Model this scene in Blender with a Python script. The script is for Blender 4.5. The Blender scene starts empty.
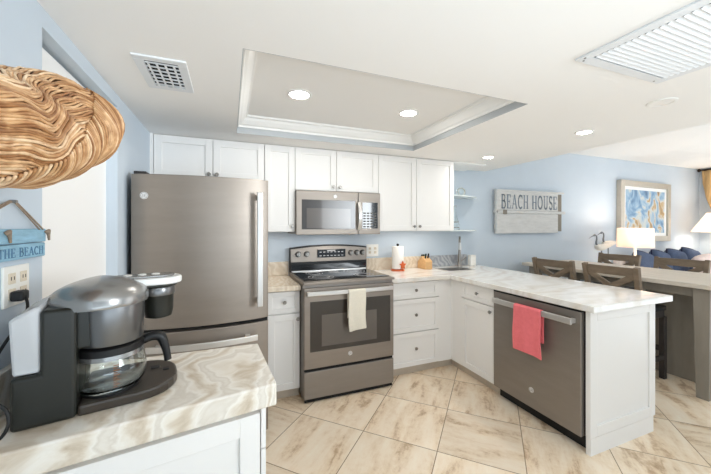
import bpy, bmesh, math, random
from mathutils import Vector, Matrix
random.seed(7)
sc = bpy.context.scene
COL = sc.collection
PI = math.pi

# ------------------------------------------------------------------ camera
cd = bpy.data.cameras.new('camera'); cam = bpy.data.objects.new('camera', cd); COL.objects.link(cam)
cam.location = (0, 0, 1.3375); cam.rotation_euler = (PI/2, 0, -0.3774)
cd.sensor_width = 36; cd.lens = 317.22/711*36; cd.shift_y = -10.87/711; cd.clip_start = .01
sc.camera = cam
# ------------------------------------------------------------------ world and light
w = bpy.data.worlds.new('world'); sc.world = w; w.use_nodes = True
bg = w.node_tree.nodes['Background']; bg.inputs[0].default_value = (.76, .885, 1, 1); bg.inputs[1].default_value = .6
def area(name, loc, rot, sx, sy, power, col=(1, 1, 1)):
    l = bpy.data.lights.new(name, 'AREA'); l.shape = 'RECTANGLE'; l.size = sx; l.size_y = sy; l.energy = power; l.color = col
    o = bpy.data.objects.new(name, l); o.location = loc; o.rotation_euler = rot; COL.objects.link(o); return o
area('added_bounce_fill', (.6, -1.3, .8), (math.radians(180), 0, 0), 2.2, 1.6, 36, (.76, .89, 1))  # added up-light behind the camera, brightens the ceiling; no such lamp there
area('added_living_fill', (5.4, .2, .2), (math.radians(180), 0, 0), 3.0, 1.6, 27, (.77, .89, 1))  # unseen up-light added out of view to lift the living room ceiling
area('window_daylight', (7.5, .6, 1.4), (math.radians(90), 0, math.radians(90)), 2.4, 1.8, 18, (1, .98, .96))
fl = area('added_corner_fill', (2.3, -1.2, 1.75), (0, 0, 0), 1.1, 1.1, 5.5, (.9, .96, 1)); fl.data.spread = math.radians(48)  # fill light added behind the camera to brighten the left corner
fl.rotation_euler = (Vector((-.40, 2.4, 1.75))-Vector((2.3, -1.2, 1.75))).to_track_quat('-Z', 'Y').to_euler()
sc.view_settings.view_transform = 'Standard'; sc.view_settings.look = 'None'
sc.view_settings.gamma = 1; sc.view_settings.use_curve_mapping = False
sc.view_settings.exposure = 0.78
sc.cycles.max_bounces = 16; sc.cycles.diffuse_bounces = 10; sc.cycles.transmission_bounces = 12

# ------------------------------------------------------------------ materials
def lin(c):
    return tuple((x/255/12.92 if x/255 <= .04045 else ((x/255+.055)/1.055)**2.4) for x in c) + (1,)
def mat(name, col, rough=.5, metal=0, trans=0, ior=1.45, emis=None, estr=0, vary=0, vscale=8, stretch=(1, 1, 1), bump=0, bscale=60, coat=0, alpha=1):
    m = bpy.data.materials.new(name); m.use_nodes = True; nt = m.node_tree; b = nt.nodes['Principled BSDF']
    b.inputs['Base Color'].default_value = lin(col); b.inputs['Roughness'].default_value = rough; b.inputs['Metallic'].default_value = metal
    b.inputs['Transmission Weight'].default_value = trans; b.inputs['IOR'].default_value = ior; b.inputs['Coat Weight'].default_value = coat
    if emis: b.inputs['Emission Color'].default_value = lin(emis); b.inputs['Emission Strength'].default_value = estr
    if vary or bump:
        tc = nt.nodes.new('ShaderNodeTexCoord'); mp = nt.nodes.new('ShaderNodeMapping'); mp.inputs['Scale'].default_value = stretch
        nt.links.new(tc.outputs['Object'], mp.inputs[0])
    if vary:
        n = nt.nodes.new('ShaderNodeTexNoise'); n.inputs['Scale'].default_value = vscale; n.inputs['Detail'].default_value = 6; n.inputs['Roughness'].default_value = .65
        nt.links.new(mp.outputs[0], n.inputs['Vector'])
        r = nt.nodes.new('ShaderNodeValToRGB'); c = lin(col)
        r.color_ramp.elements[0].position = .3; r.color_ramp.elements[1].position = .7
        r.color_ramp.elements[0].color = tuple(max(0, x*(1-vary)) for x in c[:3])+(1,); r.color_ramp.elements[1].color = tuple(min(1, x*(1+vary)) for x in c[:3])+(1,)
        nt.links.new(n.outputs['Fac'], r.inputs[0]); nt.links.new(r.outputs[0], b.inputs['Base Color'])
    if bump:
        n2 = nt.nodes.new('ShaderNodeTexNoise'); n2.inputs['Scale'].default_value = bscale; n2.inputs['Detail'].default_value = 4
        nt.links.new(mp.outputs[0], n2.inputs['Vector'])
        bp = nt.nodes.new('ShaderNodeBump'); bp.inputs['Strength'].default_value = bump; bp.inputs['Distance'].default_value = .01
        nt.links.new(n2.outputs['Fac'], bp.inputs['Height']); nt.links.new(bp.outputs[0], b.inputs['Normal'])
    return m
M = {}
M['wall'] = mat('blue_wall_paint', (195, 206, 216), .6, vary=.02, vscale=3, bump=.03, bscale=180)
M['ceiling'] = mat('ceiling_paint', (242, 240, 237), .75, bump=.03, bscale=150)
M['livceil'] = mat('textured_ceiling', (238, 237, 234), .9, bump=.6, bscale=90)
M['white'] = mat('white_cabinet_paint', (236, 234, 231), .42)
M['trim'] = mat('white_trim_paint', (240, 239, 236), .4)
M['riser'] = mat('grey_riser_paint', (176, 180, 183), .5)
M['door'] = mat('white_door_paint', (240, 239, 237), .5)
M['kick'] = mat('toe_kick_beige', (196, 184, 168), .6, vary=.06, vscale=20)
M['slate'] = mat('slate_steel', (148, 139, 130), .42, .65, vary=.05, vscale=3, stretch=(1, 1, 6))
M['slated'] = mat('dark_slate_steel', (148, 141, 134), .42, .65, vary=.05, vscale=3, stretch=(1, 1, 6))
M['steel'] = mat('brushed_steel', (205, 203, 200), .28, .9, vary=.04, vscale=30, stretch=(1, 1, 8))
M['handle'] = mat('satin_handle', (214, 212, 209), .32, .7)
M['nickel'] = mat('brushed_nickel', (150, 146, 140), .3, .9)
M['black'] = mat('black_plastic', (18, 18, 19), .4)
M['blackgl'] = mat('black_glass', (7, 7, 8), .08, coat=.5)
M['ovengl'] = mat('oven_window_glass', (48, 42, 37), .2, coat=.6)
M['oveng2'] = mat('oven_inner_glass', (92, 85, 79), .16, coat=.6)
M['ring'] = mat('burner_marking', (160, 160, 162), .4)
M['fbody'] = mat('fridge_body_grey', (46, 44, 43), .6)
M['rubber'] = mat('dark_gasket', (12, 12, 12), .7)
M['logo'] = mat('badge_silver', (225, 225, 224), .35, .3)
M['logod'] = mat('badge_lettering', (95, 92, 88), .5)
M['lens'] = mat('lamp_lens', (255, 255, 255), .5, emis=(255, 250, 240), estr=30)
M['grille'] = mat('grille_paint', (226, 228, 230), .5)
M['dark'] = mat('painted_void_shade', (22, 21, 20), .9)  # flat dark colour standing in for shade inside openings and gaps
M['duct'] = mat('duct_grey', (120, 118, 112), .8)
M['glass'] = mat('clear_glass', (245, 250, 248), .02, trans=1)
M['shelf'] = mat('frosted_glass_edge', (236, 244, 243), .15, trans=.2)
M['towelw'] = mat('cream_towel', (233, 226, 210), .95, vary=.04, vscale=60, bump=.5, bscale=300)
M['towelr'] = mat('coral_towel', (255, 128, 134), .95, vary=.08, vscale=40, bump=.7, bscale=260)
M['paper'] = mat('paper_towel', (240, 236, 230), .95, bump=.2, bscale=120)
M['mark'] = mat('brown_print', (150, 96, 60), .6)
M['orange'] = mat('orange_enamel', (203, 95, 45), .45, vary=.15, vscale=40)
M['lwood'] = mat('light_wood', (214, 170, 118), .5, vary=.12, vscale=14, stretch=(1, 1, 6))
M['green'] = mat('dark_green_plastic', (22, 52, 48), .4)
M['bplastic'] = mat('glossy_black_plastic', (31, 32, 27), .36, vary=.12, vscale=5)
M['bplast2'] = mat('brown_black_tray', (58, 51, 44), .28, vary=.1, vscale=9)
M['silver'] = mat('satin_silver_plastic', (150, 149, 147), .26, .75)
M['silverd'] = mat('brushed_dark_silver', (118, 118, 118), .3, .85, vary=.08, vscale=6)
M['paddle'] = mat('pearl_plastic', (226, 226, 224), .3, .1)
M['reserv'] = mat('clear_reservoir', (242, 245, 248), .18, trans=.5, ior=1.3)
M['plate'] = mat('switch_plate', (236, 234, 228), .4)
M['ivory'] = mat('ivory_socket', (218, 206, 186), .4)
M['cord'] = mat('black_cord', (22, 22, 23), .5)
M['rope'] = mat('jute_rope', (146, 128, 110), .9, vary=.2, vscale=120)
M['bsign'] = mat('weathered_blue_board', (140, 178, 198), .8, vary=.2, vscale=18, stretch=(1, 1, 6), bump=.2, bscale=60)
M['bletter'] = mat('deep_blue_letter', (84, 124, 154), .7)
M['wsign'] = mat('whitewashed_board', (205, 205, 203), .85, vary=.09, vscale=9, stretch=(1, 1, 4), bump=.2, bscale=50)
M['wsignd'] = mat('weathered_grey_wood', (138, 131, 120), .9, vary=.12, vscale=14, stretch=(5, 1, 1))
M['wletter'] = mat('faded_slate_letter', (134, 144, 155), .85, vary=.12, vscale=30)
M['table'] = mat('washed_grey_wood', (138, 131, 120), .55, vary=.14, vscale=10, stretch=(1, 1, .2), bump=.1)
M['tabletop'] = mat('pale_plank_wood', (206, 197, 184), .5, vary=.15, vscale=7, stretch=(7, .6, 1), bump=.08)
M['chair'] = mat('weathered_brown_wood', (126, 110, 92), .6, vary=.32, vscale=12, stretch=(1, .3, 1))
M['chairseat'] = mat('dark_seat_pad', (38, 36, 36), .7, vary=.1)
M['chairleg'] = mat('dark_stained_wood', (52, 46, 42), .55, vary=.2, vscale=20)
M['shade'] = mat('lit_lamp_shade', (248, 236, 224), .8, trans=.35, emis=(255, 216, 198), estr=.12)
M['shade2'] = mat('cream_lamp_shade', (250, 240, 228), .8, trans=.35, emis=(255, 236, 215), estr=.25)
M['heronw'] = mat('chalk_white', (226, 222, 212), .7, vary=.05, vscale=30)
M['herong'] = mat('heron_grey', (120, 126, 132), .6)
M['sofa'] = mat('pale_sofa_fabric', (214, 205, 200), .95, vary=.05, vscale=30, bump=.3, bscale=150)
M['denim'] = mat('blue_pillow_fabric', (74, 87, 112), .95, vary=.18, vscale=14, bump=.3, bscale=160)
M['navy'] = mat('navy_piping', (24, 32, 62), .9)
M['coral'] = mat('blush_print_fabric', (224, 206, 200), .95, vary=.16, vscale=16)
M['curtain'] = mat('gold_curtain', (186, 154, 108), .85, vary=.28, vscale=10, stretch=(1, 6, .6))
M['rod'] = mat('dark_bronze', (50, 36, 26), .4, .5)
M['aframe'] = mat('champagne_frame', (186, 180, 168), .45, .35, vary=.06, vscale=20)
M['amat'] = mat('picture_mat', (242, 242, 240), .8)
M['console'] = mat('console_paint', (170, 172, 170), .6)

def nodes_of(m):
    nt = m.node_tree; return nt, nt.nodes['Principled BSDF']
def add(nt, t, **kw):
    n = nt.nodes.new(t)
    for k, v in kw.items(): setattr(n, k, v)
    return n
def ramp(nt, stops):
    r = nt.nodes.new('ShaderNodeValToRGB'); e = r.color_ramp.elements
    while len(e) < len(stops): e.new(.5)
    for i, (p, c) in enumerate(stops): e[i].position = p; e[i].color = lin(c)
    return r
# veined stone for the worktops
def marble(name, stops, sc1, off, rot=.6):
    m = mat(name, (220, 214, 204), .16, coat=.3); nt, b = nodes_of(m)
    tc = add(nt, 'ShaderNodeTexCoord'); mp = add(nt, 'ShaderNodeMapping'); mp.inputs['Location'].default_value = off; mp.inputs['Rotation'].default_value = (0, 0, rot)
    mp.inputs['Scale'].default_value = (1, 1, 1)
    nt.links.new(tc.outputs['Object'], mp.inputs[0])
    n0 = add(nt, 'ShaderNodeTexNoise'); n0.inputs['Scale'].default_value = 1.7*sc1; n0.inputs['Detail'].default_value = 3
    nt.links.new(mp.outputs[0], n0.inputs['Vector'])
    mx = add(nt, 'ShaderNodeVectorMath', operation='MULTIPLY_ADD'); mx.inputs[1].default_value = (.75, .75, .75)
    nt.links.new(n0.outputs['Color'], mx.inputs[0]); nt.links.new(mp.outputs[0], mx.inputs[2])
    wv = add(nt, 'ShaderNodeTexWave'); wv.inputs['Scale'].default_value = 2.2*sc1; wv.inputs['Distortion'].default_value = 6.5; wv.inputs['Detail'].default_value = 5; wv.inputs['Detail Scale'].default_value = 1.6
    nt.links.new(mx.outputs[0], wv.inputs['Vector'])
    n1 = add(nt, 'ShaderNodeTexNoise'); n1.inputs['Scale'].default_value = 9*sc1; n1.inputs['Detail'].default_value = 8; n1.inputs['Roughness'].default_value = .7
    nt.links.new(mx.outputs[0], n1.inputs['Vector'])
    a = add(nt, 'ShaderNodeMath', operation='MULTIPLY_ADD'); a.inputs[1].default_value = .52
    s = add(nt, 'ShaderNodeMath', operation='MULTIPLY'); s.inputs[1].default_value = .52
    nt.links.new(n1.outputs['Fac'], s.inputs[0]); nt.links.new(wv.outputs['Fac'], a.inputs[0]); nt.links.new(s.outputs[0], a.inputs[2])
    r = ramp(nt, stops); nt.links.new(a.outputs[0], r.inputs[0]); nt.links.new(r.outputs[0], b.inputs['Base Color'])
    return m
M['stone'] = marble('veined_stone', [(.12, (176, 160, 140)), (.25, (206, 192, 173)), (.4, (226, 218, 205)), (.58, (234, 229, 220)), (.72, (216, 208, 196)), (.84, (228, 222, 212)), (.97, (190, 182, 170))], 1.25, (3, 1, 0), .5)
M['stone2'] = marble('pale_veined_stone', [(.1, (206, 196, 183)), (.28, (226, 220, 211)), (.5, (234, 231, 226)), (.7, (237, 235, 231)), (.86, (222, 218, 211)), (.98, (200, 195, 187))], .7, (7, 2, 0), 1.1)
M['stonew'] = marble('warm_stone', [(.1, (196, 176, 150)), (.3, (220, 204, 182)), (.5, (230, 218, 200)), (.75, (216, 200, 178)), (.95, (198, 180, 158))], 1.3, (1, 5, 2), .3)
M['stoneg'] = marble('grey_stone', [(.1, (140, 143, 148)), (.4, (168, 171, 176)), (.7, (186, 188, 191)), (.95, (206, 206, 207))], 1.8, (2, 2, 2), .3)
# diagonal floor tile
def floor_mat():
    m = mat('diagonal_travertine_tile', (222, 200, 170), .3, coat=.15); nt, b = nodes_of(m); L = nt.links.new
    tc = add(nt, 'ShaderNodeTexCoord'); mp = add(nt, 'ShaderNodeMapping', vector_type='TEXTURE')
    mp.inputs['Location'].default_value = (.477, 2.2405, 0); mp.inputs['Rotation'].default_value = (0, 0, -PI/4); mp.inputs['Scale'].default_value = (.4725, .4725, 1)
    L(tc.outputs['Object'], mp.inputs[0])
    fl = add(nt, 'ShaderNodeVectorMath', operation='FLOOR'); L(mp.outputs[0], fl.inputs[0])
    fr = add(nt, 'ShaderNodeVectorMath', operation='FRACTION'); L(mp.outputs[0], fr.inputs[0])
    wn = add(nt, 'ShaderNodeTexWhiteNoise', noise_dimensions='2D'); L(fl.outputs[0], wn.inputs['Vector'])
    # two streak directions chosen per tile
    def streak(scale):
        ma = add(nt, 'ShaderNodeVectorMath', operation='MULTIPLY_ADD'); ma.inputs[1].default_value = (17, 23, 9); L(wn.outputs['Color'], ma.inputs[0]); L(mp.outputs[0], ma.inputs[2])
        mu = add(nt, 'ShaderNodeVectorMath', operation='MULTIPLY'); mu.inputs[1].default_value = scale; L(ma.outputs[0], mu.inputs[0])
        n = add(nt, 'ShaderNodeTexNoise'); n.inputs['Scale'].default_value = 1.5; n.inputs['Detail'].default_value = 9; n.inputs['Roughness'].default_value = .66; n.inputs['Distortion'].default_value = .35
        L(mu.outputs[0], n.inputs['Vector']); return n
    s1 = streak((.8, 3.0, 1)); s2 = streak((3.0, .8, 1))
    gt = add(nt, 'ShaderNodeMath', operation='GREATER_THAN'); gt.inputs[1].default_value = .5; L(wn.outputs['Value'], gt.inputs[0])
    mx = add(nt, 'ShaderNodeMix', data_type='FLOAT'); L(gt.outputs[0], mx.inputs[0]); L(s1.outputs['Fac'], mx.inputs[2]); L(s2.outputs['Fac'], mx.inputs[3])
    fn = add(nt, 'ShaderNodeTexNoise'); fn.inputs['Scale'].default_value = 11; fn.inputs['Detail'].default_value = 8; fn.inputs['Roughness'].default_value = .75; L(mp.outputs[0], fn.inputs['Vector'])
    w1 = add(nt, 'ShaderNodeMath', operation='MULTIPLY_ADD'); w1.inputs[1].default_value = .34; w1.inputs[2].default_value = -.17; L(fn.outputs['Fac'], w1.inputs[0])
    w2 = add(nt, 'ShaderNodeMath', operation='ADD'); L(mx.outputs[0], w2.inputs[0]); L(w1.outputs[0], w2.inputs[1])
    r = ramp(nt, [(.28, (172, 142, 112)), (.37, (204, 177, 146)), (.43, (229, 208, 180)), (.54, (239, 222, 199)), (.76, (244, 233, 214))])
    L(w2.outputs[0], r.inputs[0])
    hs = add(nt, 'ShaderNodeHueSaturation'); mr = add(nt, 'ShaderNodeMapRange'); mr.inputs[3].default_value = .92; mr.inputs[4].default_value = 1.06
    L(wn.outputs['Value'], mr.inputs[0]); L(mr.outputs[0], hs.inputs['Value']); L(r.outputs[0], hs.inputs['Color'])
    # grout
    sx = add(nt, 'ShaderNodeSeparateXYZ'); L(fr.outputs[0], sx.inputs[0])
    outs = []
    for k in (0, 1):
        sb = add(nt, 'ShaderNodeMath', operation='SUBTRACT'); sb.inputs[1].default_value = .5; L(sx.outputs[k], sb.inputs[0])
        ab = add(nt, 'ShaderNodeMath', operation='ABSOLUTE'); L(sb.outputs[0], ab.inputs[0]); outs.append(ab)
    mxx = add(nt, 'ShaderNodeMath', operation='MAXIMUM'); L(outs[0].outputs[0], mxx.inputs[0]); L(outs[1].outputs[0], mxx.inputs[1])
    g = add(nt, 'ShaderNodeMath', operation='GREATER_THAN'); g.inputs[1].default_value = .4945; L(mxx.outputs[0], g.inputs[0])
    cm = add(nt, 'ShaderNodeMix', data_type='RGBA'); cm.inputs[7].default_value = lin((150, 126, 98)); L(g.outputs[0], cm.inputs[0]); L(hs.outputs[0], cm.inputs[6])
    L(cm.outputs[2], b.inputs['Base Color'])
    return m
M['floor'] = floor_mat()
# wicker: each strand its own tone
def wicker_mat():
    m = mat('woven_rattan', (205, 165, 118), .55); nt, b = nodes_of(m)
    g = add(nt, 'ShaderNodeNewGeometry'); r = ramp(nt, [(0, (158, 110, 66)), (.3, (206, 160, 112)), (.65, (228, 190, 146)), (1, (242, 214, 178))])
    nt.links.new(g.outputs['Random Per Island'], r.inputs[0])
    tc = add(nt, 'ShaderNodeTexCoord'); n = add(nt, 'ShaderNodeTexNoise'); n.inputs['Scale'].default_value = 45; nt.links.new(tc.outputs['Object'], n.inputs['Vector'])
    r2 = ramp(nt, [(.35, (190, 160, 130)), (.65, (255, 255, 255))]); nt.links.new(n.outputs['Fac'], r2.inputs[0])
    mx = add(nt, 'ShaderNodeMix', data_type='RGBA', blend_type='MULTIPLY'); mx.inputs[0].default_value = .7
    nt.links.new(r.outputs[0], mx.inputs[6]); nt.links.new(r2.outputs[0], mx.inputs[7]); nt.links.new(mx.outputs[2], b.inputs['Base Color'])
    return m
M['wicker'] = wicker_mat(); M['wickercore'] = mat('rattan_core', (112, 76, 44), .8)
# generic abstract painting
def art_mat():
    m = mat('abstract_canvas', (150, 185, 210), .7); nt, b = nodes_of(m)
    tc = add(nt, 'ShaderNodeTexCoord'); mp = add(nt, 'ShaderNodeMapping'); mp.inputs['Rotation'].default_value = (0, .7, 0); mp.inputs['Scale'].default_value = (2.0, 1, 1.5)
    nt.links.new(tc.outputs['Object'], mp.inputs[0])
    n = add(nt, 'ShaderNodeTexNoise'); n.inputs['Scale'].default_value = 1.7; n.inputs['Detail'].default_value = 5; n.inputs['Distortion'].default_value = 1.6
    nt.links.new(mp.outputs[0], n.inputs['Vector'])
    r = ramp(nt, [(.28, (88, 112, 140)), (.4, (118, 152, 184)), (.5, (160, 186, 206)), (.56, (206, 208, 202)), (.62, (192, 160, 112)), (.7, (138, 120, 104)), (.8, (110, 142, 174))])
    nt.links.new(n.outputs['Fac'], r.inputs[0]); nt.links.new(r.outputs[0], b.inputs['Base Color'])
    return m
M['art'] = art_mat()

# ------------------------------------------------------------------ mesh helpers
def BM(): return bmesh.new()
def box(bm, x0, x1, y0, y1, z0, z1, mtx=None):
    vs = [bm.verts.new((x, y, z)) for x in (x0, x1) for y in (y0, y1) for z in (z0, z1)]
    if mtx is not None:
        for v in vs: v.co = mtx @ v.co
    for f in ((0, 1, 3, 2), (4, 6, 7, 5), (0, 4, 5, 1), (2, 3, 7, 6), (0, 2, 6, 4), (1, 5, 7, 3)): bm.faces.new([vs[i] for i in f])
    return bm
def prism(bm, pts, vec):
    vec = Vector(vec); a = [bm.verts.new(p) for p in pts]; b = [bm.verts.new(Vector(p)+vec) for p in pts]; n = len(pts)
    bm.faces.new(a); bm.faces.new(b[::-1])
    for i in range(n): bm.faces.new([a[i], b[i], b[(i+1) % n], a[(i+1) % n]])
    return bm
def frame_at(p, d):
    d = Vector(d).normalized(); q = d.to_track_quat('Z', 'Y'); return Matrix.Translation(p) @ q.to_matrix().to_4x4()
def cyl(bm, p0, p1, r0, r1=None, seg=24):
    r1 = r0 if r1 is None else r1; p0 = Vector(p0); p1 = Vector(p1); m = frame_at(p0, p1-p0); L = (p1-p0).length
    a = [bm.verts.new(m @ Vector((r0*math.cos(2*PI*i/seg), r0*math.sin(2*PI*i/seg), 0))) for i in range(seg)]
    b = [bm.verts.new(m @ Vector((r1*math.cos(2*PI*i/seg), r1*math.sin(2*PI*i/seg), L))) for i in range(seg)]
    bm.faces.new(a[::-1]); bm.faces.new(b)
    for i in range(seg): bm.faces.new([a[i], a[(i+1) % seg], b[(i+1) % seg], b[i]])
    return bm
def lathe(bm, prof, c=(0, 0, 0), seg=32, sx=1, sy=1, caps=True):
    rings = [[bm.verts.new((c[0]+sx*r*math.cos(2*PI*i/seg), c[1]+sy*r*math.sin(2*PI*i/seg), c[2]+z)) for i in range(seg)] for r, z in prof]
    for a, b in zip(rings, rings[1:]):
        for i in range(seg): bm.faces.new([a[i], a[(i+1) % seg], b[(i+1) % seg], b[i]])
    if caps: bm.faces.new(rings[0][::-1]); bm.faces.new(rings[-1])
    return bm
def tube(bm, pts, r, seg=8, closed=False, cap=True):
    pts = [Vector(p) for p in pts]; n = len(pts); rings = []; up = None
    for i, p in enumerate(pts):
        t = (pts[(i+1) % n]-pts[i-1]) if closed else (pts[min(i+1, n-1)]-pts[max(i-1, 0)])
        t.normalize()
        if up is None:
            up = t.orthogonal().normalized()
        up = (up - t*up.dot(t)).normalized(); s = t.cross(up)
        rr = r[i] if isinstance(r, (list, tuple)) else r
        rings.append([bm.verts.new(p + up*rr*math.cos(2*PI*k/seg) + s*rr*math.sin(2*PI*k/seg)) for k in range(seg)])
    for i in range(n if closed else n-1):
        a, b = rings[i], rings[(i+1) % n]
        for k in range(seg): bm.faces.new([a[k], a[(k+1) % seg], b[(k+1) % seg], b[k]])
    if not closed and cap: bm.faces.new(rings[0][::-1]); bm.faces.new(rings[-1])
    return bm
def smooth_pts(pts, n=6):
    P = [Vector(p) for p in pts]; out = []
    for i in range(len(P)-1):
        p0 = P[max(i-1, 0)]; p1 = P[i]; p2 = P[i+1]; p3 = P[min(i+2, len(P)-1)]
        for k in range(n):
            t = k/n; out.append(.5*((2*p1)+(p2-p0)*t+(2*p0-5*p1+4*p2-p3)*t*t+(3*p1-p0-3*p2+p3)*t**3))
    out.append(P[-1]); return out
def grid_sheet(bm, f, nu, nv, closed_u=False):
    vs = [[bm.verts.new(f(i/(nu if closed_u else nu), j/nv)) for j in range(nv+1)] for i in range(nu+(0 if closed_u else 1))]
    n = len(vs)
    for i in range(n if closed_u else n-1):
        for j in range(nv): bm.faces.new([vs[i][j], vs[(i+1) % n][j], vs[(i+1) % n][j+1], vs[i][j+1]])
    return bm
def root_of(o):
    while o.parent: o = o.parent
    return o
def obj(name, bm, m, parent=None, smooth=None, bevel=0, local=False, label=None, solid=0, subsurf=0, seg=2):
    if parent is not None and not local: bm.transform(root_of(parent).matrix_basis.inverted())
    bmesh.ops.recalc_face_normals(bm, faces=bm.faces)
    me = bpy.data.meshes.new(name); bm.to_mesh(me); bm.free(); me.materials.append(M[m] if isinstance(m, str) else m)
    o = bpy.data.objects.new(name, me); COL.objects.link(o)
    if parent is not None: o.parent = parent
    if solid:
        md = o.modifiers.new('solid', 'SOLIDIFY'); md.thickness = solid; md.offset = 0
    if bevel:
        md = o.modifiers.new('bevel', 'BEVEL'); md.width = bevel; md.segments = seg; md.limit_method = 'ANGLE'; md.angle_limit = math.radians(40)
    if subsurf:
        md = o.modifiers.new('sub', 'SUBSURF'); md.levels = subsurf; md.render_levels = subsurf
    if smooth is not None:
        me.shade_smooth()
        if smooth > 0:
            me.set_sharp_from_angle(angle=math.radians(smooth))
    if label: o['label'] = label
    return o
def tag(o, label, cat, group=None):
    o['label'] = label; o['category'] = cat
    if group: o['group'] = group
    return o
def thing(name, label, cat, loc=(0, 0, 0), rz=0, group=None):
    o = bpy.data.objects.new(name, None); COL.objects.link(o); o.location = loc; o.rotation_euler = (0, 0, rz); o.empty_display_size = .1
    o.matrix_basis = Matrix.Translation(loc) @ Matrix.Rotation(rz, 4, 'Z')
    return tag(o, label, cat, group)
def struct(name, bm, m, **k):
    o = obj(name, bm, m, **k); o['kind'] = 'structure'; return o
def copy_tree(o, parent=None):
    c = o.copy(); COL.objects.link(c)
    if parent is not None: c.parent = parent
    for ch in list(o.children): copy_tree(ch, c)
    return c
def fbox(bm, ori, pl, a0, a1, b0, b1, n0, n1):
    """box on a front facing -Y ('y') or -X ('x'); n is distance out from the plane"""
    if ori == 'y': return box(bm, a0, a1, pl-n1, pl-n0, b0, b1)
    return box(bm, pl-n1, pl-n0, a0, a1, b0, b1)
def shaker(ori, pl, a0, a1, b0, b1, st=.05, t=.02, rec=.009):
    bm = BM(); g = .0022; a0 += g; a1 -= g; b0 += g; b1 -= g
    fbox(bm, ori, pl, a0, a0+st, b0, b1, -t, 0); fbox(bm, ori, pl, a1-st, a1, b0, b1, -t, 0)
    fbox(bm, ori, pl, a0+st, a1-st, b0, b0+st, -t, 0); fbox(bm, ori, pl, a0+st, a1-st, b1-st, b1, -t, 0)
    fbox(bm, ori, pl, a0+st, a1-st, b0+st, b1-st, -t, -rec)
    return bm
def knob(ori, pl, a, b, parent, sq=False):
    bm = BM()
    def P(n): return (a, pl-n, b) if ori == 'y' else (pl-n, a, b)
    cyl(bm, P(-.001), P(.016), .005, seg=10)
    cyl(bm, P(.014), P(.018), .011, .0145, seg=16); cyl(bm, P(.018), P(.025), .0145, .0115, seg=16)
    return obj('knob', bm, 'nickel', parent, smooth=40, label='brushed nickel knob')

# ------------------------------------------------------------------ serif lettering
def arc(cx, cy, rx, ry, a0, a1, n=14): return [(cx+rx*math.cos(math.radians(a0+(a1-a0)*i/n)), cy+ry*math.sin(math.radians(a0+(a1-a0)*i/n))) for i in range(n+1)]
TK, TN = .17, .06
def V(x): return [([(x, 0), (x, 1)], TK), ([(x-.14, .025), (x+.14, .025)], .05), ([(x-.14, .975), (x+.14, .975)], .05)]
GL = {
 'B': (V(.2)+[([(.2, .97), (.45, .97)]+arc(.45, .76, .2, .21, 90, -90)+[(.2, .55)], .09), ([(.2, .53), (.48, .53)]+arc(.48, .28, .24, .25, 90, -90)+[(.2, .03)], .1)], .84),
 'E': (V(.2)+[([(.2, .97), (.68, .97)], TN), ([(.2, .5), (.55, .5)], TN), ([(.2, .03), (.72, .03)], TN), ([(.68, 1), (.68, .78)], TN), ([(.72, 0), (.72, .24)], TN), ([(.55, .62), (.55, .38)], .05)], .84),
 'A': ([([(.12, 0), (.45, 1)], .07), ([(.45, 1), (.8, 0)], TK), ([(.22, .33), (.68, .33)], TN), ([(0, .025), (.24, .025)], .05), ([(.66, .025), (.94, .025)], .05)], .96),
 'C': ([(arc(.48, .5, .37, .47, 50, 310, 22), .12), ([(.76, .98), (.76, .7)], .05)], .88),
 'H': (V(.2)+V(.74)+[([(.2, .5), (.74, .5)], TN)], .98),
 'O': ([(arc(.48, .5, .38, .46, 0, 360, 30), .13)], 1.0),
 'U': ([([(.2, 1), (.2, .32)]+arc(.46, .32, .26, .29, 180, 360)+[(.72, 1)], .11), ([(.06, .975), (.34, .975)], .05), ([(.58, .975), (.86, .975)], .05)], .95),
 'S': ([(arc(.4, .74, .24, .23, 40, 270, 14)+arc(.4, .27, .26, .25, 90, -140, 14), .12), ([(.62, .98), (.62, .76)], .05), ([(.14, .02), (.14, .26)], .05)], .78),
 'T': (V(.42)+[([(.04, .97), (.8, .97)], TN), ([(.05, 1), (.05, .76)], TN), ([(.79, 1), (.79, .76)], TN)], .86),
 'G': ([(arc(.48, .5, .37, .47, 50, 330, 22), .12), ([(.82, .42), (.82, .12)], .13), ([(.6, .44), (.92, .44)], .06)], .95),
 ' ': ([], .45)}
def text_bm(txt, mtx, height, depth, track=.04, width=None):
    bm = BM(); adv = sum(GL[c][1]+track for c in txt)-track
    xs = height if width is None else width/adv
    x = 0
    for c in txt:
        for pts, wd in GL[c][0]:
            for (ax, ay), (bx, by) in zip(pts, pts[1:]):
                d = Vector(((bx-ax), (by-ay))); L = d.length
                if L < 1e-6: continue
                d /= L; n = Vector((-d.y, d.x))*wd/2; e = d*(.02 if len(pts) > 2 else 0)
                q = [Vector((ax, ay))-e-n, Vector((bx, by))+e-n, Vector((bx, by))+e+n, Vector((ax, ay))-e+n]
                prism(bm, [mtx @ Vector(((x+p.x)*xs, p.y*height, 0)) for p in q], mtx.to_3x3() @ Vector((0, 0, depth)))
        x += GL[c][1]+track
    return bm
def plane_mtx(o, u, v):
    u = Vector(u).normalized(); v = Vector(v).normalized(); n = u.cross(v)
    return Matrix(((u.x, v.x, n.x, o[0]), (u.y, v.y, n.y, o[1]), (u.z, v.z, n.z, o[2]), (0, 0, 0, 1)))
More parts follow.
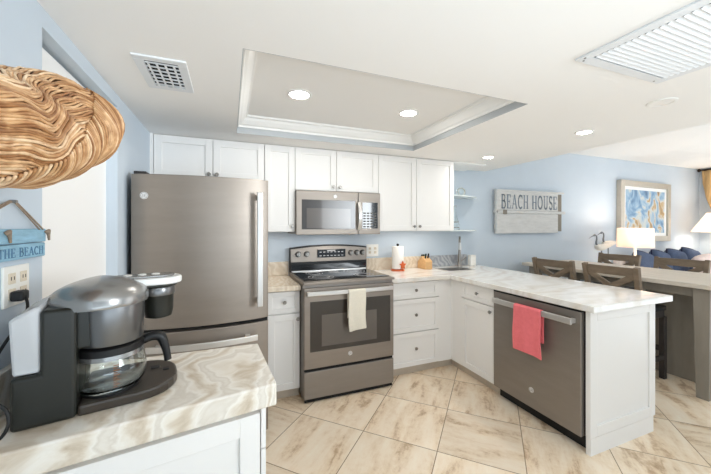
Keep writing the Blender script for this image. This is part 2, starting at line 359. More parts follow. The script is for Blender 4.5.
def badge(parent, c, ori, r):
    """round monogram badge"""
    n = Vector((0, -1, 0)) if ori == 'y' else Vector((-1, 0, 0)); u = Vector((1, 0, 0)) if ori == 'y' else Vector((0, -1, 0))
    c = Vector(c); bm = BM(); cyl(bm, c+n*-.002, c+n*.003, r, seg=28)
    b = obj('badge', bm, 'logo', parent, smooth=30, label='round silver monogram badge')
    bm = BM(); v = Vector((0, 0, 1)); pts = [c+n*.0032+(u*math.cos(a)+v*math.sin(a))*r*.8 for a in [2*PI*i/24 for i in range(24)]]
    tube(bm, pts, r*.05, 6, True); obj('badge_ring', bm, 'logod', b, smooth=0)
    t = text_bm('GE', plane_mtx(c+n*.003-u*r*.48-v*r*.3, u, v), r*.6, .0008, width=r*.96)
    obj('monogram', t, 'logod', b)

# ------------------------------------------------------------------ structure
CZ = 1.998; LZ = 2.345; YW = 2.99; XW = -.525; XE = 2.86; Y0 = -2.2; XR = 7.76
bm = BM(); box(bm, -.75, XR+.1, Y0, YW+.1, -.08, 0); struct('floor', bm, 'floor')
bm = BM(); box(bm, -.63, XR+.1, YW, YW+.1, 0, 2.5); struct('wall_back', bm, 'wall')
bm = BM(); OY0, OY1, OZ = 1.235, 1.925, 1.938
box(bm, XW-.1, XW, Y0, OY0, 0, 2.2); box(bm, XW-.1, XW, OY1, YW, 0, 2.2); box(bm, XW-.1, XW, OY0, OY1, OZ, 2.2)
struct('wall_left', bm, 'wall')
bm = BM(); box(bm, XW-.085, XW-.047, OY0+.001, OY1-.001, 0.004, OZ-.014); d1 = struct('door_1', bm, 'door')
bm = BM(); box(bm, XW-.12, XW-.1, OY0-.05, OY1+.05, 0, 2.1); struct('gap_shade_sheet', bm, 'dark')  # dark sheet behind the door, paints the shade of its gap
# right wall with a window opening
bm = BM(); WY0, WY1, WZ0, WZ1 = .2, 2.25, .5, 2.05
box(bm, XR, XR+.1, WY1, YW, 0, 2.5); box(bm, XR, XR+.1, Y0, WY0, 0, 2.5); box(bm, XR, XR+.1, WY0, WY1, 0, WZ0); box(bm, XR, XR+.1, WY0, WY1, WZ1, 2.5)
struct('wall_right', bm, 'wall')
bm = BM()
for a in (WY0, (WY0+WY1)/2-.02, WY1-.04): box(bm, XR+.02, XR+.08, a, a+.04, WZ0, WZ1)
for a in (WZ0, WZ1-.04): box(bm, XR+.02, XR+.08, WY0+.04, WY1-.04, a, a+.04)
struct('window_1', bm, 'trim')
# kitchen ceiling with the tray opening
TX0, TX1, TY0, TY1, TZ = .045, 1.50, 1.25, 2.40, 2.115
bm = BM()
for a in ((-.63, TX0, Y0, YW), (TX1, XE, Y0, YW), (TX0, TX1, Y0, TY0), (TX0, TX1, TY1, YW)): box(bm, *a, CZ, TZ+.02)
box(bm, TX0-.001, TX1+.001, TY0-.001, TY1+.001, TZ, TZ+.02)
box(bm, XE-.02, XE, Y0, YW, TZ+.02, 2.5)
struct('ceiling', bm, 'ceiling')
bm = BM(); box(bm, XE, XR+.1, Y0, YW, LZ, LZ+.1); struct('ceiling_living', bm, 'livceil')
# crown moulding round the tray
bm = BM(); z0 = 2.04; prof = [(0, z0), (.012, z0), (.016, z0+.012), (.03, z0+.02), (.05, z0+.042), (.058, z0+.058), (.07, z0+.062), (.072, TZ), (0, TZ)]
cs = [(TX0, TY0, 1, 1), (TX1, TY0, -1, 1), (TX1, TY1, -1, -1), (TX0, TY1, 1, -1)]
rings = [[bm.verts.new((cx+sx*o, cy+sy*o, z)) for o, z in prof] for cx, cy, sx, sy in cs]
for i in range(4):
    a, b = rings[i], rings[(i+1) % 4]
    for k in range(len(prof)): bm.faces.new([a[k], a[(k+1) % len(prof)], b[(k+1) % len(prof)], b[k]])
struct('trim_1', bm, 'trim')
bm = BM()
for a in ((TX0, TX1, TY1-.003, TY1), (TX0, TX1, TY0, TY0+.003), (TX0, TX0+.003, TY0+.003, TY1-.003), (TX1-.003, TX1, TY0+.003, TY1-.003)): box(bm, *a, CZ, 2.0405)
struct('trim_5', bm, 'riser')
bm = BM(); box(bm, 2.128, 2.55, 2.64, YW, CZ-.016, CZ); struct('trim_3', bm, 'trim')
bm = BM(); box(bm, XW, -.505, 2.62, YW, 1.69, CZ); struct('trim_4', bm, 'white')

# ------------------------------------------------------------------ ceiling fittings
def light(x, y, z, r, label, on=True):
    t = thing('recessed_light' if on else 'ceiling_disc', label, 'ceiling light' if on else 'ceiling fixture', (x, y, z), group='recessed ceiling lights' if on else None)
    bm = BM(); lathe(bm, [(r*.86, -.0005), (r*.86, -.006), (r, -.007), (r*1.12, -.004), (r*1.12, 0)], (x, y, z), 36, caps=False)
    obj('trim_ring', bm, 'trim', t, smooth=40)
    bm = BM(); lathe(bm, [(.001, -.0042), (r*.86, -.0042), (r*.86, -.001), (.001, -.001)], (x, y, z), 36)
    obj('lens', bm, 'lens' if on else 'trim', t, smooth=40)
    if on:
        l = bpy.data.lights.new('downlight', 'AREA'); l.shape = 'DISK'; l.size = r*1.6; l.energy = 1.1; l.color = (1, .97, .93)
        o = bpy.data.objects.new('downlight', l); o.location = (0, 0, -.0085); o.parent = t; COL.objects.link(o)
light(.411-.03, 1.86, TZ, .066, 'bright round recessed light in the tray ceiling, nearer the fridge')
light(1.14, 1.89, TZ, .062, 'bright round recessed light in the tray ceiling, above the range side')
light(2.311, 1.478, CZ, .05, 'lit recessed light in the flat ceiling over the peninsula')
light(2.294, 2.351, CZ, .05, 'lit recessed light in the flat ceiling near the glass shelves')
light(2.138, .968, CZ, .055, 'unlit flush white disc on the ceiling below the large return grille', False)
def vent():
    x0, x1, y0, y1 = -.352, -.163, 1.432, 1.745
    t = thing('ceiling_vent', 'small square white air vent with dark slots in the ceiling near the left wall', 'vent', ((x0+x1)/2, (y0+y1)/2, CZ))
    bm = BM(); f = .034
    box(bm, x0, x1, y0, y0+f, CZ-.008, CZ); box(bm, x0, x1, y1-f, y1, CZ-.008, CZ); box(bm, x0, x0+f, y0+f, y1-f, CZ-.008, CZ); box(bm, x1-f, x1, y0+f, y1-f, CZ-.008, CZ)
    obj('frame', bm, 'grille', t, bevel=.002)
    bm = BM(); box(bm, x0+f, x1-f, y0+f, y1-f, CZ-.0008, CZ-.0002); obj('duct_shade_sheet', bm, 'dark', t)  # flat dark plate painted as duct shade; the ceiling has no hole
    bm = BM()
    n = 7
    for i in range(n):
        y = y0+f+(y1-y0-2*f)*(i+.5)/n
        box(bm, x0+f, x1-f, -.001, .001, -.003, .003, Matrix.Translation((0, y, CZ-.005)) @ Matrix.Rotation(.25, 4, 'X'))
    obj('louvre', bm, 'grille', t)
    bm = BM()
    for i in range(4):
        x = x0+f+(x1-x0-2*f)*(i+.5)/4; box(bm, x-.004, x+.004, y0+f, y1-f, CZ-.012, CZ-.010)
    obj('cross_bar', bm, 'grille', t)
vent()
def grille():
    x0, x1, y0, y1 = 1.268, 1.824, .22, .846
    t = thing('return_grille', 'large white louvred return air grille in the ceiling at the right', 'vent', ((x0+x1)/2, (y0+y1)/2, CZ))
    bm = BM(); f = .042
    box(bm, x0, x1, y0, y0+f, CZ-.008, CZ); box(bm, x0, x1, y1-f, y1, CZ-.008, CZ); box(bm, x0, x0+f, y0+f, y1-f, CZ-.008, CZ); box(bm, x1-f, x1, y0+f, y1-f, CZ-.008, CZ)
    obj('frame', bm, 'grille', t, bevel=.002)
    bm = BM(); box(bm, x0+f, x1-f, y0+f, y1-f, CZ-.0008, CZ-.0002); obj('duct_shade_sheet', bm, 'dark', t)  # no recess above the louvres, this dark sheet stands for its shade
    n = 27
    for i in range(n):
        y = y0+f+.008+(y1-y0-2*f-.016)*(i+.5)/n
        bm = BM(); box(bm, x0+f, x1-f, -.0083, .0083, -.0007, .0007, Matrix.Translation((0, y, CZ-.0072)) @ Matrix.Rotation(-.42, 4, 'X'))
        obj('louvre', bm, 'grille', t)
    for x, y in ((x0+.03, y1-.014), (x1-.05, y1-.014), (x0+.014, y1-.03)):
        bm = BM(); cyl(bm, (x, y, CZ-.0095), (x, y, CZ-.008), .004, seg=10); obj('screw', bm, 'nickel', t)
grille()

# ------------------------------------------------------------------ upper cabinets
UZ0, UF = 1.289, 2.62
def upper(x0, x1, z0, splits, label, knobs):
    t = thing('wall_cabinet', label, 'cabinet', ((x0+x1)/2, UF+.15, z0), group='white upper wall cabinets')
    bm = BM(); box(bm, x0+.001, x1-.001, UF+.021, YW, z0, CZ-.001); obj('body', bm, 'white', t)
    e = [x0]+splits+[x1]
    for i in range(len(e)-1):
        d = obj('door', shaker('y', UF, e[i], e[i+1], z0+.004, CZ-.006), 'white', t, bevel=.0016)
        for kx, kz, di in knobs:
            if di == i: knob('y', UF, kx, kz, d)
upper(-.504, .258, 1.69, [-.118], 'white two door shaker wall cabinet above the fridge', [(-.146, 1.727, 0), (-.09, 1.727, 1)])
upper(.258, .5015, UZ0, [], 'narrow one door white wall cabinet between the fridge and microwave', [(.478, 1.335, 0)])
upper(.5015, 1.263, 1.634, [.861], 'white two door shaker wall cabinet above the microwave', [(.833, 1.675, 0), (.889, 1.675, 1)])
upper(1.263, 2.113, UZ0, [1.67], 'wide two door white wall cabinet right of the microwave', [(1.64, 1.335, 0), (1.70, 1.335, 1)])

# ------------------------------------------------------------------ base cabinets
BF = 2.446; CT = .883; CB = .845
t = thing('base_cabinet', 'narrow white base cabinet with a drawer between the fridge and range', 'cabinet', (.385, 2.7, 0), group='white base cabinets')
bm = BM(); box(bm, .247, .508, BF+.021, YW-.004, .08, CB); obj('body', bm, 'white', t)
bm = BM(); box(bm, .247, .508, BF+.06, YW-.02, 0, .08); obj('toe_kick', bm, 'kick', t)
d = obj('drawer', shaker('y', BF, .262, .506, .672, .838, .035), 'white', t, bevel=.0016); knob('y', BF, .388, .757, d)
d = obj('door', shaker('y', BF, .262, .506, .083, .665), 'white', t, bevel=.0016); knob('y', BF, .488, .622, d)
t = thing('base_cabinet', 'white base cabinet with a stack of three drawers right of the range', 'cabinet', (1.55, 2.7, 0), group='white base cabinets')
bm = BM(); box(bm, 1.277, 1.939, BF+.021, YW-.004, .08, CB); obj('body', bm, 'white', t)
bm = BM(); box(bm, 1.80, 1.958, BF+.004, BF+.0205, .083, CB-.002); obj('filler_strip', bm, 'white', t)
bm = BM(); box(bm, 1.277, 2.0, BF+.06, BF+.4, 0, .08); obj('toe_kick', bm, 'kick', t)
for z0, z1, kz in ((.69, .838, .765), (.392, .685, .545), (.085, .387, .245)):
    d = obj('drawer', shaker('y', BF, 1.285, 1.80, z0, z1, .04), 'white', t, bevel=.0016); knob('y', BF, 1.548, kz, d)
PF = 1.939
t = thing('base_cabinet', 'white base cabinet with drawer front and one door left of the dishwasher', 'cabinet', (2.2, 2.2, 0), group='white base cabinets')
bm = BM(); box(bm, PF+.021, 2.56, 1.925, BF+.018, .08, .70); box(bm, PF+.021, PF+.04, 1.925, BF+.018, .7, CB); obj('body', bm, 'white', t)
bm = BM(); box(bm, PF+.06, 2.5, 1.925, BF+.06, 0, .08); obj('toe_kick', bm, 'kick', t)
bm = BM(); box(bm, PF+.004, PF+.0205, 2.305, BF+.004, .083, CB-.002); obj('filler_strip', bm, 'white', t)
d = obj('drawer', shaker('x', PF, 1.928, 2.305, .70, .838, .035), 'white', t, bevel=.0016); knob('x', PF, 2.10, .772, d)
d = obj('door', shaker('x', PF, 1.928, 2.305, .085, .694), 'white', t, bevel=.0016); knob('x', PF, 1.955, .652, d)
# peninsula end
t = thing('peninsula_end', 'white panelled end of the peninsula beside the dishwasher', 'cabinet', (2.27, 1.22, 0))
bm = shaker('y', 1.206, 1.94, 2.59, .1, CB, .062, .028); obj('end_panel', bm, 'white', t, bevel=.002)
bm = BM(); box(bm, 1.946, 2.568, 1.207, 1.234, 0, .1); obj('base_board', bm, 'white', t)
t = thing('peninsula_wall', 'white back panel of the peninsula facing the dining stools', 'cabinet', (2.575, 2.0, 0))
bm = BM(); box(bm, 2.565, 2.588, 1.236, 2.98, .1, CB); obj('panel', bm, 'white', t)
bm = BM(); box(bm, 2.565, 2.575, 1.236, 2.98, 0, .1); obj('base_board', bm, 'white', t)

# ------------------------------------------------------------------ worktops
def slab_cells(xs, ys, inside, z0, z1):
    bm = BM(); vd = {}
    def vv(x, y):
        if (x, y) not in vd: vd[(x, y)] = bm.verts.new((x, y, z1))
        return vd[(x, y)]
    fs = []
    for i in range(len(xs)-1):
        for j in range(len(ys)-1):
            if inside((xs[i]+xs[i+1])/2, (ys[j]+ys[j+1])/2):
                fs.append(bm.faces.new([vv(xs[i], ys[j]), vv(xs[i+1], ys[j]), vv(xs[i+1], ys[j+1]), vv(xs[i], ys[j+1])]))
    r = bmesh.ops.extrude_face_region(bm, geom=fs)
    for e in r['geom']:
        if isinstance(e, bmesh.types.BMVert): e.co.z = z0
    return bm
SX0, SX1, SY0, SY1 = 2.06, 2.36, 2.62, 2.83
t = thing('worktop', 'long L shaped pale veined stone worktop over the corner and peninsula', 'worktop', (2.2, 2.2, CB))
bm = slab_cells([1.277, 1.905, SX0, SX1, 2.70], [1.165, 2.416, SY0, SY1, YW], lambda x, y: (y > 2.416 or x > 1.905) and not (SX0 < x < SX1 and SY0 < y < SY1), CB, CT)
obj('slab', bm, 'stone2', t, bevel=.004)
bm = BM(); box(bm, 1.277, 2.0, YW-.018, YW, CT, 1.008); obj('backsplash', bm, 'stonew', t, bevel=.002, label='warm beige stone backsplash')
bm = BM(); box(bm, 2.0, 2.58, YW-.018, YW, CT, 1.008); obj('backsplash', bm, 'stoneg', t, bevel=.002, label='grey stone backsplash behind the sink')
t = thing('worktop', 'small beige stone worktop between the fridge and range', 'worktop', (.38, 2.7, CB))
bm = BM(); box(bm, .247, .508, 2.416, YW, CB, CT); obj('slab', bm, 'stonew', t, bevel=.004)
bm = BM(); box(bm, .247, .508, YW-.018, YW, CT, 1.008); obj('backsplash', bm, 'stonew', t, bevel=.002)
# sink and tap
t = thing('sink', 'stainless steel corner sink set into the pale stone worktop', 'sink', (2.21, 2.725, CT))
bm = BM(); w_ = .008
box(bm, SX0+.001, SX1-.001, SY0+.001, SY1-.001, .71, .718)
box(bm, SX0+.001, SX0+w_, SY0+.001, SY1-.001, .718, CT-.002); box(bm, SX1-w_, SX1-.001, SY0+.001, SY1-.001, .718, CT-.002)
box(bm, SX0+w_, SX1-w_, SY0+.001, SY0+w_, .718, CT-.002); box(bm, SX0+w_, SX1-w_, SY1-w_, SY1-.001, .718, CT-.002); obj('basin', bm, 'steel', t)
bm = BM(); r_ = .014
box(bm, SX0-r_, SX1+r_, SY0-r_, SY0+.004, CT, CT+.004); box(bm, SX0-r_, SX1+r_, SY1-.004, SY1+r_, CT, CT+.004); box(bm, SX0-r_, SX0+.004, SY0+.004, SY1-.004, CT, CT+.004); box(bm, SX1-.004, SX1+r_, SY0+.004, SY1-.004, CT, CT+.004)
obj('rim', bm, 'steel', t, bevel=.0015)
bm = BM(); cyl(bm, (2.21, 2.725, .7181), (2.21, 2.725, .7215), .04, seg=24); obj('drain', bm, 'nickel', t)
t = thing('tap', 'tall brushed steel kitchen tap behind the corner sink', 'tap', (2.415, 2.90, CT))
c = Vector((2.415, 2.90, CT)); bm = BM(); lathe(bm, [(.028, 0), (.028, .006), (.023, .012), (.022, .06), (.017, .12), (.013, .2)], c, 24); obj('body', bm, 'nickel', t, smooth=40)
dr = Vector((-.62, -.78, 0)); pts = [c+Vector((0, 0, .195)), c+Vector((0, 0, .27))]+[c+Vector((0, 0, .27))+dr*(.055-.055*math.cos(a))+Vector((0, 0, .06*math.sin(a))) for a in [PI*i/10 for i in range(1, 11)]]
bm = BM(); tube(bm, pts, .0115, 12); obj('spout', bm, 'nickel', t, smooth=60)
bm = BM(); e = pts[-1]; cyl(bm, e+Vector((0, 0, .004)), e-Vector((0, 0, .075)), .0135, .0165, 18); obj('spray_head', bm, 'steel', t, smooth=40)
bm = BM(); tube(bm, [c+Vector((.018, 0, .06)), c+Vector((.045, -.01, .075)), c+Vector((.075, -.02, .105))], .006, 8); obj('lever', bm, 'nickel', t, smooth=60)

# ------------------------------------------------------------------ fridge
t = thing('fridge', 'tall slate grey bottom freezer fridge with silver handles', 'fridge', (-.14, 2.4, 0))
FX0, FX1 = -.497, .223
bm = BM(); box(bm, FX0+.004, FX1-.004, 2.10, 2.86, .03, 1.615); box(bm, FX0+.03, FX1-.03, 2.2, 2.8, 0, .03); obj('cabinet_body', bm, 'fbody', t, bevel=.004)
def bulged(z0, z1, rtop=0):
    bm = BM(); n = 18; pts = []
    for i in range(n+1):
        s = i/n*2-1; x = (FX0+FX1)/2+s*(FX1-FX0)/2; y = 2.034-.05*(1-s*s)
        if abs(s) > .985: y += .008
        pts.append((x, y, z0))
    pts += [(FX1, 2.088, z0), (FX0, 2.088, z0)]
    return prism(bm, pts, (0, 0, z1-z0))
fd = obj('door', bulged(.772, 1.622), 'slate', t, smooth=30, bevel=.004)
bm = BM(); hx = .166
box(bm, hx-.017, hx+.017, 1.945, 1.962, .86, 1.54); obj('handle', bm, 'handle', fd, bevel=.006, label='long silver door handle')
for z in (.89, 1.51):
    bm = BM(); box(bm, hx-.012, hx+.012, 1.96, 2.018, z-.016, z+.016); obj('handle_post', bm, 'handle', fd, bevel=.003)
badge(fd, (-.430, 2.0135, 1.503), 'y', .019)
fz = obj('freezer_drawer', bulged(.07, .752), 'slate', t, smooth=30, bevel=.004)
bm = BM(); n = 14; pts = []
for i in range(n+1):
    s = i/n*2-1; pts.append((-.13+s*.285, 1.925+.034*s*s, .66))
pts2 = [(x, y+.016, z) for x, y, z in pts][::-1]
prism(bm, pts+pts2, (0, 0, .034)); obj('handle', bm, 'handle', fz, bevel=.004, label='wide silver freezer handle')
for x in (-.36, .10):
    bm = BM(); box(bm, x-.014, x+.014, 1.955, 2.012, .666, .69); obj('handle_post', bm, 'handle', fz, bevel=.003)
bm = BM(); box(bm, FX0+.006, FX1-.006, 2.04, 2.10, .752, .772); obj('gasket', bm, 'rubber', t)
bm = BM(); box(bm, FX0+.01, FX0+.07, 2.05, 2.16, 1.6225, 1.64); obj('hinge_cover', bm, 'fbody', t, bevel=.004)

# ------------------------------------------------------------------ range
RX0, RX1, RY = .5125, 1.2755, 2.345
t = thing('range', 'slate steel freestanding electric range with black glass hob', 'cooker', ((RX0+RX1)/2, 2.65, 0))
bm = BM(); box(bm, RX0, RX1, RY+.03, 2.965, .03, .893); obj('body', bm, 'slated', t)
bm = BM(); box(bm, RX0+.012, RX1-.012, RY+.012, RY+.03, .006, .031); obj('gap_shade_strip', bm, 'rubber', t)  # black strip painted as the shade in the gap under the drawer
for x in (RX0+.04, RX1-.04):
    for y in (RY+.09, 2.85):
        bm = BM(); cyl(bm, (x, y, 0), (x, y, .031), .018, seg=12); obj('foot', bm, 'black', t)
bm = BM(); box(bm, RX0-.003, RX1+.003, RY-.008, 2.965, .893, .913); obj('hob_frame', bm, 'slate', t, bevel=.005)
bm = BM(); box(bm, RX0+.014, RX1-.014, RY+.055, 2.92, .9131, .918); hob = obj('hob_glass', bm, 'blackgl', t, bevel=.001)
for x, y, r in ((.70, 2.54, .105), (1.08, 2.54, .085), (.70, 2.76, .075), (1.08, 2.76, .10), (.89, 2.78, .05)):
    bm = BM()
    for q in (1, .68): tube(bm, [(x+r*q*math.cos(a), y+r*q*math.sin(a), .9181) for a in [2*PI*i/40 for i in range(40)]], .0017, 5, True)
    obj('burner_ring', bm, 'ring', hob)
# backguard
bg_ = BM(); pts = [(RX0, 2.9200, .905), (RX1, 2.9200, .905), (RX1, 2.9200, 1.136)]
n = 14
arcp = [(RX1+(RX0-RX1)*i/n, 1.136+.024*(1-(2*i/n-1)**2)) for i in range(n+1)]
prism(bg_, [(RX0, 2.9150, .913), (RX1, 2.9150, .913)]+[(x, 2.9150, z) for x, z in arcp], (0, .06, 0)); b_ = obj('backguard', bg_, 'black', t, bevel=.004)
bm = BM(); prism(bm, [(RX0+.006, 2.9030, 1.005), (RX1-.006, 2.9030, 1.005)]+[(x*.992+.0072, 2.9100, z-.012) for x, z in arcp], (0, .008, 0)); cp = obj('control_panel', bm, 'slate', b_, bevel=.002)
bm = BM(); box(bm, RX0+.012, RX1-.012, 2.9060, 2.9160, .93, .985); obj('vent_trim', bm, 'blackgl', b_, bevel=.003)
bm = BM(); box(bm, RX0+.012, RX1-.012, 2.9020, 2.9160, .914, .926); obj('lower_trim', bm, 'steel', b_, bevel=.002)
bm = BM(); box(bm, .765, 1.045, 2.8980, 2.9100, 1.042, 1.118); dsp = obj('display', bm, 'blackgl', cp, bevel=.003)
bm = BM()
for i in range(7):
    for j in range(2): box(bm, .785+i*.036, .805+i*.036, 2.8972, 2.8981, 1.054+j*.034, 1.062+j*.034)
box(bm, .86, .94, 2.8972, 2.8981, 1.1, 1.11)
obj('display_marks', bm, 'ring', dsp)
for x in (.585, .665, 1.10, 1.165, 1.225):
    bm = BM(); z = 1.078
    cyl(bm, (x, 2.9080, z), (x, 2.9000, z), .026, seg=22); obj('knob_skirt', bm, 'black', cp, smooth=40)
    bm = BM(); cyl(bm, (x, 2.9000, z), (x, 2.8750, z), .021, .018, 22); box(bm, x-.005, x+.005, 2.8660, 2.8760, z-.018, z+.018); obj('control_knob', bm, 'nickel', cp, smooth=40, label='steel control knob with black skirt')
# oven door
bm = BM(); fbox(bm, 'y', RY, RX0+.004, RX1-.004, .258, .868, -.032, 0); od = obj('oven_door', bm, 'slate', t, bevel=.004)
bm = BM(); fbox(bm, 'y', RY, RX0+.05, RX1-.035, .385, .765, -.002, .0015); wn_ = obj('window', bm, 'ovengl', od, bevel=.001, label='dark glass oven window')
bm = BM(); fbox(bm, 'y', RY, RX0+.14, RX1-.16, .42, .66, .0012, .0022); obj('inner_window', bm, 'oveng2', wn_)
bm = BM(); n = 10; zz = .815
pts = [(RX0+.02+(RX1-RX0-.04)*i/n, RY-.052+.012*(2*i/n-1)**2, zz) for i in range(n+1)]
prism(bm, pts+[(x, y+.017, z) for x, y, z in pts[::-1]], (0, 0, .032)); obj('handle', bm, 'handle', od, bevel=.005, label='full width pale steel handle')
for x in (RX0+.035, RX1-.035):
    bm = BM(); box(bm, x-.013, x+.013, RY-.04, RY+.002, zz+.004, zz+.028); obj('handle_post', bm, 'handle', od, bevel=.003)
badge(od, (.885, RY-.0005, .335), 'y', .017)
bm = BM(); fbox(bm, 'y', RY, RX0+.004, RX1-.004, .032, .236, -.032, 0); obj('storage_drawer', bm, 'slated', t, bevel=.004)
bm = BM(); fbox(bm, 'y', RY, RX0+.01, RX1-.01, .237, .257, -.031, -.012); obj('drawer_recess', bm, 'rubber', t)

def draped(name, m, label, ori, pl, a0, a1, ztop, zf, zb, gap, back, ruffle=.004, seed=0, group=None):
    """towel folded over a bar; pl = bar front plane, gap = bar depth, hangs front to zf and behind to zb"""
    rnd = random.Random(seed); bm = BM(); na = 14; L1 = ztop-zf; L2 = ztop-zb; nb = 30
    ph = rnd.uniform(0, 6)
    def f(u, v):
        a = a0+(a1-a0)*u; s = v*(L1+gap+L2)
        if s < L1: z = zf+s; n = .007; k = (1-s/L1)
        elif s < L1+gap:
            q = (s-L1)/gap; z = ztop+.006*math.sin(PI*q); n = .007-(gap+.014)*q; k = 0
        else: z = ztop-(s-L1-gap); n = -gap-.007; k = 0
        n += ruffle*k*(math.sin(u*9+ph)+1.1)*(1 if n > 0 else 0)
        a = (a0+a1)/2+(a-(a0+a1)/2)*(1-.08*k*math.sin(ph+2)) + (.006*k*math.sin(ph*3+z*20) if k else 0)
        z -= .006*k*math.sin(u*4+ph)
        return (a, pl-n, z) if ori == 'y' else (pl-n, a, z)
    grid_sheet(bm, f, na, nb)
    o = obj(name, bm, m, smooth=0, solid=.006, subsurf=1); return tag(o, label, 'towel', group)
draped('dish_towel', 'towelw', 'cream dish towel hanging over the oven door handle', 'y', RY-.051, .85, .995, .849, .53, .62, .016, None, .004, 3)

# ------------------------------------------------------------------ microwave
t = thing('microwave', 'slate steel over the range microwave with a black keypad', 'microwave', (.88, 2.75, UZ0))
MX0, MX1, MY, MZ0, MZ1 = .5025, 1.2605, 2.575, 1.266, 1.632
bm = BM(); box(bm, MX0, MX1, MY+.03, YW-.001, MZ0+.006, MZ1); obj('body', bm, 'slated', t)
bm = BM(); fbox(bm, 'y', MY, MX0, 1.045, MZ0, MZ1, -.029, 0); md_ = obj('door', bm, 'slate', t, bevel=.004)
bm = BM(); fbox(bm, 'y', MY, MX0+.045, 1.02, MZ0+.045, MZ1-.075, -.001, .0015); mw_ = obj('window', bm, 'ovengl', md_, bevel=.001, label='dark glass window')
bm = BM(); fbox(bm, 'y', MY, MX0+.085, .975, MZ0+.055, MZ1-.145, .0012, .002); obj('inner_window', bm, 'oveng2', mw_)
bm = BM(); n = 10
pts = [(1.035, MY-.016-.03*math.sin(PI*i/n), MZ0+.035+(.245)*i/n) for i in range(n+1)]
prism(bm, pts+[(x, y+.014, z) for x, y, z in pts[::-1]], (.03, 0, 0)); obj('handle', bm, 'handle', md_, bevel=.003, label='curved vertical silver handle')
bm = BM(); fbox(bm, 'y', MY, 1.048, MX1, MZ0, MZ1, -.029, 0); kp = obj('control_panel', bm, 'slate', t, bevel=.004)
bm = BM(); fbox(bm, 'y', MY, 1.085, 1.235, MZ0+.05, MZ1-.085, -.001, .0015); kq = obj('keypad', bm, 'blackgl', kp, bevel=.001)
bm = BM()
for i in range(4):
    for j in range(6): fbox(bm, 'y', MY, 1.094+i*.034, 1.118+i*.034, MZ0+.06+j*.024, MZ0+.072+j*.024, .0015, .0022)
obj('keypad_marks', bm, 'logod', kq)
badge(md_, (.835, MY-.0005, MZ1-.042), 'y', .015)

for nm, par, x, y, sx, sy, pw in (('added_hob_fill', t, .88, 2.72, .3, .1, .8), ('added_cabinet_fill', None, 1.75, 2.75, .6, .05, .8), ('added_cabinet_fill', None, .37, 2.75, .15, .05, .3)):  # lights added to brighten under microwave and wall cabinets, no known fittings
    l = bpy.data.lights.new(nm, 'AREA'); l.shape = 'RECTANGLE'; l.size = sx; l.size_y = sy; l.energy = pw; l.color = (1, .95, .88)
    o = bpy.data.objects.new(nm, l); o.location = (x, y, (MZ0 if nm == 'added_hob_fill' else UZ0)-.004); COL.objects.link(o)

# ------------------------------------------------------------------ dishwasher
t = thing('dishwasher', 'dark slate built in dishwasher in the peninsula with a silver bar handle', 'dishwasher', (2.2, 1.57, 0))
DX = 1.922; DY0, DY1 = 1.244, 1.914
bm = BM(); box(bm, DX+.035, 2.5, DY0, DY1, .09, .84); obj('tub', bm, 'rubber', t)
bm = BM(); box(bm, DX+.07, 2.3, DY0, DY1, 0, .09); obj('toe_plate', bm, 'black', t)
bm = BM(); fbox(bm, 'x', DX, DY0+.003, DY1-.002, .092, .828, -.034, 0); dd = obj('door', bm, 'slated', t, bevel=.004)
bm = BM(); box(bm, DX+.001, DX+.034, DY0+.003, DY1-.002, .8285, .841); obj('control_strip', bm, 'black', t)
bm = BM(); fbox(bm, 'x', DX, DY0+.03, DY1-.03, .752, .79, .034, .05); obj('handle', bm, 'handle', dd, bevel=.004, label='wide pale silver bar handle')
for y in (DY0+.045, DY1-.045):
    bm = BM(); fbox(bm, 'x', DX, y-.012, y+.012, .757, .785, -.001, .035); obj('handle_post', bm, 'handle', dd, bevel=.003)
badge(dd, (DX-.0005, 1.577, .215), 'x', .018)
draped('dish_towel', 'towelr', 'coral pink hand towel hanging over the dishwasher handle', 'x', DX-.05, 1.462, 1.675, .794, .475, .57, .016, None, .005, 11)

# ------------------------------------------------------------------ things on the worktop and back wall
c = Vector((1.602, 2.865, CT)); t = thing('paper_towel_stand', 'paper towel roll on an orange stand behind the range', 'paper towel', c)
bm = BM(); lathe(bm, [(.07, 0), (.072, .006), (.066, .014), (.02, .018)], c, 30); obj('base', bm, 'orange', t, smooth=40)
bm = BM(); cyl(bm, c+Vector((0, 0, .018)), c+Vector((0, 0, .255)), .007, seg=12); lathe(bm, [(.004, .25), (.013, .256), (.015, .264), (.010, .274), (.002, .277)], c, 14); obj('post', bm, 'black', t, smooth=40)
bm = BM(); lathe(bm, [(.02, .02), (.057, .02), (.059, .024), (.059, .244), (.057, .248), (.02, .248), (.02, .02)], c, 36, caps=False); obj('paper_roll', bm, 'paper', t, smooth=40)
bm = BM(); st = []
for i in range(10):
    a = PI/2+2*PI*i/10; r = .042 if i % 2 == 0 else .02; st.append((c.x+.02+r*math.cos(a), c.y-.074, CT+.06+r*1.1*math.sin(a)))
prism(bm, st, (0, .014, 0)); box(bm, c.x+.014, c.x+.026, c.y-.072, c.y-.062, CT+.004, CT+.05); obj('star_ornament', bm, 'orange', t, bevel=.003, label='orange star shaped ornament')
c = Vector((1.945, 2.88, CT)); t = thing('knife_block', 'light wood knife block with dark handles near the corner', 'knife block', c)
bm = BM(); prism(bm, [(1.900, 2.81, CT), (1.900, 2.96, CT), (1.900, 2.96, CT+.07), (1.900, 2.89, CT+.135), (1.900, 2.81, CT+.085)], (.085, 0, 0)); obj('block', bm, 'lwood', t, bevel=.003)
